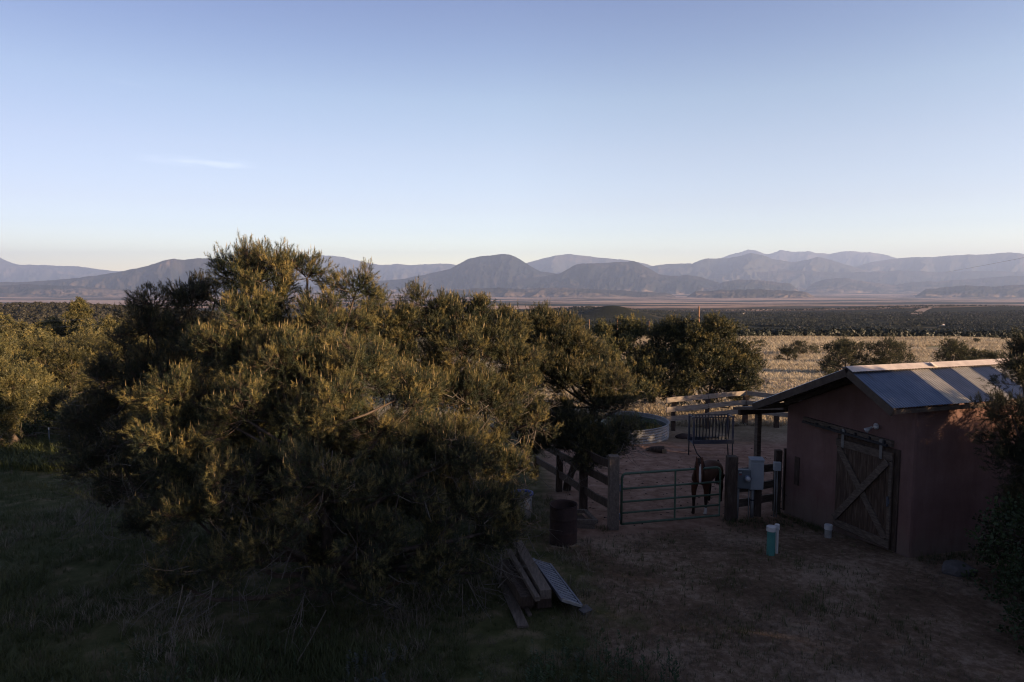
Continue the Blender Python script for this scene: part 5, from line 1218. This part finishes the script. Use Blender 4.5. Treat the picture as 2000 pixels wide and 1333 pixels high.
# ------------------------------------------------------------------ woods seen as one mass
def crown_blob(seed, n=40, k=1.0):
    """small crown: a knot of leaf-clump faces"""
    r = np.random.RandomState(seed); V = []
    for i in range(n):
        d = unit(r.randn(3)); d[2] = abs(d[2]) * .95 - .15; p = d * np.array([.5, .5, .62]) * r.uniform(.6, 1) + [0, 0, .45]
        t = unit(np.cross(d, r.randn(3))); u = np.cross(d, t) ; s = r.uniform(.10, .24) * k
        tilt = d * r.uniform(-.1, .12)
        V += [p + t * s, p - t * s * .6 + u * s * .8, p - t * s * .5 - u * s * .9 + tilt]
    return np.array(V)
CB = [crown_blob(i, 80, .6) for i in range(9)]; CBF = [crown_blob(10 + i, 14) for i in range(6)]
def scatter_wood(name, n, y0, y1, pw, a0, a1, size, tpl, mt, seed, cond=None, sr=(.45, 1.35)):
    rs = np.random.RandomState(seed); P = []; S = []
    k = n * 3
    y = y0 + (y1 - y0) * rs.rand(k) ** pw; x = y * rs.uniform(a0, a1, k)
    ok = np.ones(k, bool) if cond is None else cond(x, y)
    x, y = x[ok][:n], y[ok][:n]; z = zt(x, y) - .2
    s = size * rs.uniform(*sr, len(x)); th = rs.rand(len(x)) * 6.28
    out = []
    wh = rs.randint(len(tpl), size=len(x))
    for q, T in enumerate(tpl):
        m = wh == q; c, s_ = np.cos(th[m])[:, None], np.sin(th[m])[:, None]
        X = (T[None, :, 0] * c - T[None, :, 1] * s_) * s[m][:, None] + x[m][:, None]; Y = (T[None, :, 0] * s_ + T[None, :, 1] * c) * s[m][:, None] + y[m][:, None]; Z = T[None, :, 2] * s[m][:, None] * .95 + z[m][:, None]
        out.append(np.stack([X, Y, Z], -1).reshape(-1, 3))
    V = np.vstack(out); o = link(name, np_mesh(name, V, [np.arange(len(V)).reshape(-1, 3)], mt)); o['kind'] = 'stuff'; return o
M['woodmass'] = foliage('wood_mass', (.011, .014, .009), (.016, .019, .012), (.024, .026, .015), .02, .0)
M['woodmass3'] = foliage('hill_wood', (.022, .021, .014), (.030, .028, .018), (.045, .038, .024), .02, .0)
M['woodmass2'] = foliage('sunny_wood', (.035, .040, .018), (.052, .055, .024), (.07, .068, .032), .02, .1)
def gap(x, y): return fbm(x / 230., y / 120. + 7, 4) > -.50 + .34 * (y > 420) + .25 * (y < 700)*0
o = scatter_wood('forest', 30000, 262, 1500, 1.5, -.05, .80, 4.0, CB, M['woodmass'], 1, lambda x, y: (gap(x, y)) & (fbm(x / 45., y / 60. + 3, 3) > -.22) & (np.hypot(x, y) > 268))
o['label'] = 'dark pinyon woodland beyond the dry field'; 
o = scatter_wood('forest', 12000, 1300, 2300, 1.0, -.1, .82, 5.5, CBF, M['woodmass'], 2, lambda x, y: (fbm(x / 420., y / 200. + 7, 4) > -.12))
o['label'] = 'distant woodland belts below the valley plain'
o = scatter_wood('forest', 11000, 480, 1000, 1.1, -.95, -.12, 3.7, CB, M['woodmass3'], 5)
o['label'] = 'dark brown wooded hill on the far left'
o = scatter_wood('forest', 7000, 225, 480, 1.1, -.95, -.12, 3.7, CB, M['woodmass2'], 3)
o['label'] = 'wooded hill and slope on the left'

# ------------------------------------------------------------------ grass
def blade_tpl(n, h, wd, spread, seed, droop=.5):
    r = np.random.RandomState(seed); V = []
    for i in range(n):
        a = r.rand() * 6.28; b = r.uniform(0, 1) * spread; d = np.array([math.cos(a), math.sin(a), 0])
        p = d * b * .4 + [0, 0, -.02]; s = np.array([-d[1], d[0], 0]) * wd / 2; hh_ = h * r.uniform(.5, 1.1)
        m = p + np.array([0, 0, hh_ * .6]) + d * b * .4; t = p + np.array([0, 0, hh_]) + d * (b * .6 + droop * h * r.rand())
        V += [p - s, p + s, m + s * .6, p - s, m + s * .6, m - s * .6, m - s * .6, m + s * .6, t]
    return np.array(V)
def scatter_grass(name, x, y, size, tpls, mt, seed, lift=0):
    rs = np.random.RandomState(seed); z = zt(x, y) + lift
    th = rs.rand(len(x)) * 6.28; wh = rs.randint(len(tpls), size=len(x)); out = []
    for q, T in enumerate(tpls):
        m = wh == q; c, s_ = np.cos(th[m])[:, None], np.sin(th[m])[:, None]; s = size[m][:, None]
        out.append(np.stack([(T[None, :, 0] * c - T[None, :, 1] * s_) * s + x[m][:, None], (T[None, :, 0] * s_ + T[None, :, 1] * c) * s + y[m][:, None], T[None, :, 2] * s + z[m][:, None]], -1).reshape(-1, 3))
    V = np.vstack(out); o = link(name, np_mesh(name, V, [np.arange(len(V)).reshape(-1, 3)], mt)); o['kind'] = 'stuff'; return o
rs = np.random.RandomState(900)
G1 = [blade_tpl(7, .22, .010, .16, s) for s in range(4)]; G2 = [blade_tpl(8, .34, .03, .30, 10 + s) for s in range(4)]; G3 = [blade_tpl(7, .36, .07, .5, 20 + s, .3) for s in range(4)]
def in_corral(x, y): return (y - .25 * (x - 5) > 16.4) & (x > 1.2 - .18 * (y - 16)) & (y < 28.5)
def in_barn(x, y): 
    u = (x - 8.5) * .948 + (y - 14.19) * .319; v = -(x - 8.5) * .319 + (y - 14.19) * .948
    return (u > -.05) & (v > -.1) & (v < 4)
# small stones, chips and dung lying about the yard and corral
def chip(seed):
    q = np.random.RandomState(seed); P = unit(q.randn(7, 3)) * q.uniform(.6, 1, (7, 1)) * np.array([1, .8, .5]); F = []
    T = [(0, 1, 2), (0, 2, 3), (0, 3, 4), (1, 2, 5), (2, 3, 5), (3, 4, 6), (4, 0, 6), (1, 5, 6), (0, 1, 6), (5, 3, 6)]
    return np.vstack([P[list(t)] for t in T])
n = 2600; y = 7.5 + 19 * rs.rand(n) ** 1.2; x = y * rs.uniform(-.1, .72, n); ok = ~in_barn(x, y); x, y = x[ok], y[ok]
scatter_grass('pebbles', x, y, .008 + .03 * rs.rand(len(x)) ** 4, [chip(q) for q in range(5)], M['pinkstone'], 21)['label'] = 'small stones and chips on the bare ground'
n = 900; y = 16.5 + 11 * rs.rand(n); x = y * rs.uniform(.08, .6, n); ok = ~in_barn(x, y); x, y = x[ok], y[ok]
scatter_grass('dung', x, y, .02 + .06 * rs.rand(len(x)) ** 2, [chip(q + 9) for q in range(5)], M['rust'], 22)['label'] = 'dark droppings and clods on the corral floor'
# near yard: green on the left, thin tufts on the right
n = 62000; y = 6.5 + 20 * rs.rand(n) ** 1.25; x = y * rs.uniform(-.88, .85, n)
dens = smooth(4.2, -.2, x + 1.8 * fbm(x * .5, y * .5, 3)) * .95 + .10 + .5 * (fbm(x * .9 + 3, y * .9, 3) > .22)
bare = (fbm(x * .35 + 9, y * .35, 3) > .28) & (x < 0)
ok = (rs.rand(n) < dens) & ~in_corral(x, y) & ~in_barn(x, y) & ~(bare & (rs.rand(n) < .8))
x, y = x[ok], y[ok]; sz = rs.uniform(.45, 1.2, len(x)) * (.75 + .6 * smooth(1, -2, x)) * (.8 + .5 * (fbm(x * .7, y * .7, 2)))
scatter_grass('grass', x, y, np.maximum(sz, .2), G1, M['grass'], 1)['label'] = 'green grass over the yard'
n = 26000; y = 7 + 12 * rs.rand(n); x = y * rs.uniform(-.5, .85, n); ok = ~in_barn(x, y) & ~in_corral(x, y) & (fbm(x * .8, y * .8 + 11, 3) > .02); x, y = x[ok], y[ok]
M['straw'] = foliage('straw', (.13, .11, .08), (.20, .165, .125), (.28, .235, .18), .8, .1)
scatter_grass('dry_litter', x, y, rs.uniform(.18, .5, len(x)), G1, M['straw'], 2)['label'] = 'dry litter on the bare yard'
# lit strip of tall grass by the wire fence, woodland floor
n = 16000; y = 23 + 22 * rs.rand(n); x = y * rs.uniform(-.9, -.22, n); scatter_grass('grass', x, y, rs.uniform(.6, 1.5, n), G2, M['grass'], 3)['label'] = 'taller grass along the wire fence'
# dry field
n = 110000; y = 29 + 215 * rs.rand(n) ** 1.75; x = y * rs.uniform(.02, .84, n)
clump = fbm(x * .12, y * .12, 4); ok = (rs.rand(n) < .55 + clump) & ~((y < 33) & (x < 14)); x, y = x[ok], y[ok]
scatter_grass('dry_grass', x, y, rs.uniform(.5, 1.15, len(x)) * np.clip(y / 60, .8, 2.0), G3, M['dry'], 4)['label'] = 'pale dry grass of the field'
# taller dry stalks through the green grass, weeds against posts and walls
n = 9000; y = 7 + 17 * rs.rand(n) ** 1.1; x = y * rs.uniform(-.85, .12, n); ok = (fbm(x * .6 + 2, y * .6, 3) > .0) & ~in_corral(x, y); x, y = x[ok], y[ok]
scatter_grass('dry_grass', x, y, rs.uniform(.5, 1.3, len(x)), G1, M['straw'], 31)['label'] = 'dry stalks standing in the green grass'
wx2 = []; wy2 = []
for q in range(700):
    k = q % 4
    if k == 0: u = rs.rand() * 2.4; px_, py_ = bw(-.12 - .35 * rs.rand(), 1.9 + u * .8, 0)[:2]
    elif k == 1: px_, py_ = bw(rs.rand() * 3.5, -.15 - .5 * rs.rand(), 0)[:2]
    elif k == 2: t_ = rs.rand(); px_, py_ = 2.3 - 1.5 * t_ + rs.randn() * .15, 15.9 + 3.4 * t_ + rs.randn() * .2
    else: px_, py_ = 5.3 + rs.rand() * 1.7, 16.6 + rs.randn() * .25 + .2
    wx2.append(px_); wy2.append(py_)
scatter_grass('weeds', np.array(wx2), np.array(wy2), rs.uniform(.35, .9, len(wx2)), G1, M['grass'], 32)['label'] = 'weeds along the barn wall and fence posts'
# weeds: leafy stems along the bottom of the picture
n = 260; wx = np.concatenate([rs.uniform(.2, 2.4, 150), rs.uniform(-6.5, -3.2, 60), rs.uniform(-1.2, .6, 50)]); wy = np.concatenate([rs.uniform(8.2, 10.2, 150), rs.uniform(7.8, 10.5, 60), rs.uniform(8.0, 9.2, 50)])
def weed_tpl(seed):
    r = np.random.RandomState(seed); V = []; h = .42
    for i in range(15):
        t = .15 + .85 * i / 15; a = r.rand() * 6.28; d = np.array([math.cos(a), math.sin(a), .6]); d = unit(d); p = np.array([.02 * math.sin(t * 4), 0, h * t]); L = .085 * (1.15 - .6 * t); s = np.array([-d[1], d[0], 0]) * .020
        V += [p, p + d * L * .5 + s, p + d * L, p, p + d * L, p + d * L * .5 - s]
    s = .004; V += [[-s, 0, 0], [s, 0, 0], [0, 0, h], [0, -s, 0], [0, s, 0], [0, 0, h]]
    return np.array(V, float)
WT = [weed_tpl(s) for s in range(4)]
scatter_grass('weeds', wx, wy, rs.uniform(.5, 1.15, n), WT, M['leaf'], 6)['label'] = 'leafy weeds along the bottom of the yard'
n = 90; ax_ = rs.uniform(-3.6, -1.6, n); ay_ = rs.uniform(8.2, 10.0, n); ok = fbm(ax_, ay_, 2) > -.1
scatter_grass('sage', ax_[ok], ay_[ok], rs.uniform(.6, 1.3, ok.sum()), [T * np.array([1, 1, .8]) for T in WT], M['sage'], 7)['label'] = 'grey sage tufts in front of the big pine'

# ------------------------------------------------------------------ trees beside and behind the camera; they throw the shade over the yard
src = [bpy.data.objects['pinyon_pine.003'], bpy.data.objects['pinyon_pine.001']]
# (x, y, height scale, rotation)
SH = [(13.5, 4.8, 1.0, 1.22), (16.5, 8.5, 1.0, .95), (20.5, 12.5, 1.05, .85), (22, 17, 1.05, 1.0), (25, 21, 1.1, 1.05), (17, 2, 1.0, 1.42), (21.5, 6, 1.1, 1.1), (12, -1, .9, 1.0), (16, -5, 1, 1.1), (15.6, 11.2, .7, .72), (28, 14, 1.1, 1.0), (9.5, -4, 1, 1.1), (20, 0, 1.1, 1.2), (27, 7, 1.1, 1.2), (10.4, 1.6, .85, .85), (27.5, 23.5, 1.1, .93), (24, 25.8, 1.0, .86)]
protos = []
for i in range(3):
    rs2 = np.random.RandomState(600 + i)
    t = tree('pinyon_pine', (0, 0, -60), blob_lobes(5.0, 5.4, 14, rs2, low=.06), 600 + i, MID_T, 8, 16, .24, M['needle_dark'], 'pinyon out of the picture beside the yard', 'tree', 'pinyons beside and behind the house', trunk_r=.15, twigs=0, shoot_s=1.3)
    protos.append(t)
for i, (x, y, s, h) in enumerate(SH):
    t = protos[i] if i < 3 else copy_tree(protos[i % 3]); t.location = (x, y, 0 if y < 12 else zg(x, y)); t.scale = (s, s, h); t.rotation_euler.z = i * 1.9
# the house whose upper deck the view is taken from
hs = empty('house', (0, -7, 0), 0, 'stucco house behind the viewpoint', 'house')
MB().box((-1, 0, 2.2), (15, 9, 5.6)).build('wall', M['stucco'], hs)
m = MB(); m.add([(-9.2, -5.2, 5), (7.2, -5.2, 5), (7.2, 5.2, 5), (-9.2, 5.2, 5), (-9.2, 0, 7.2), (7.2, 0, 7.2)], [(0, 1, 5, 4), (2, 3, 4, 5), (0, 4, 3), (1, 2, 5), (0, 3, 2, 1)]); m.build('roof', M['galv'], hs)
m = MB(); m.box((0, 5.0, 4.1), (6, 1.2, .12)); m.build('deck', M['wood_old'], hs)
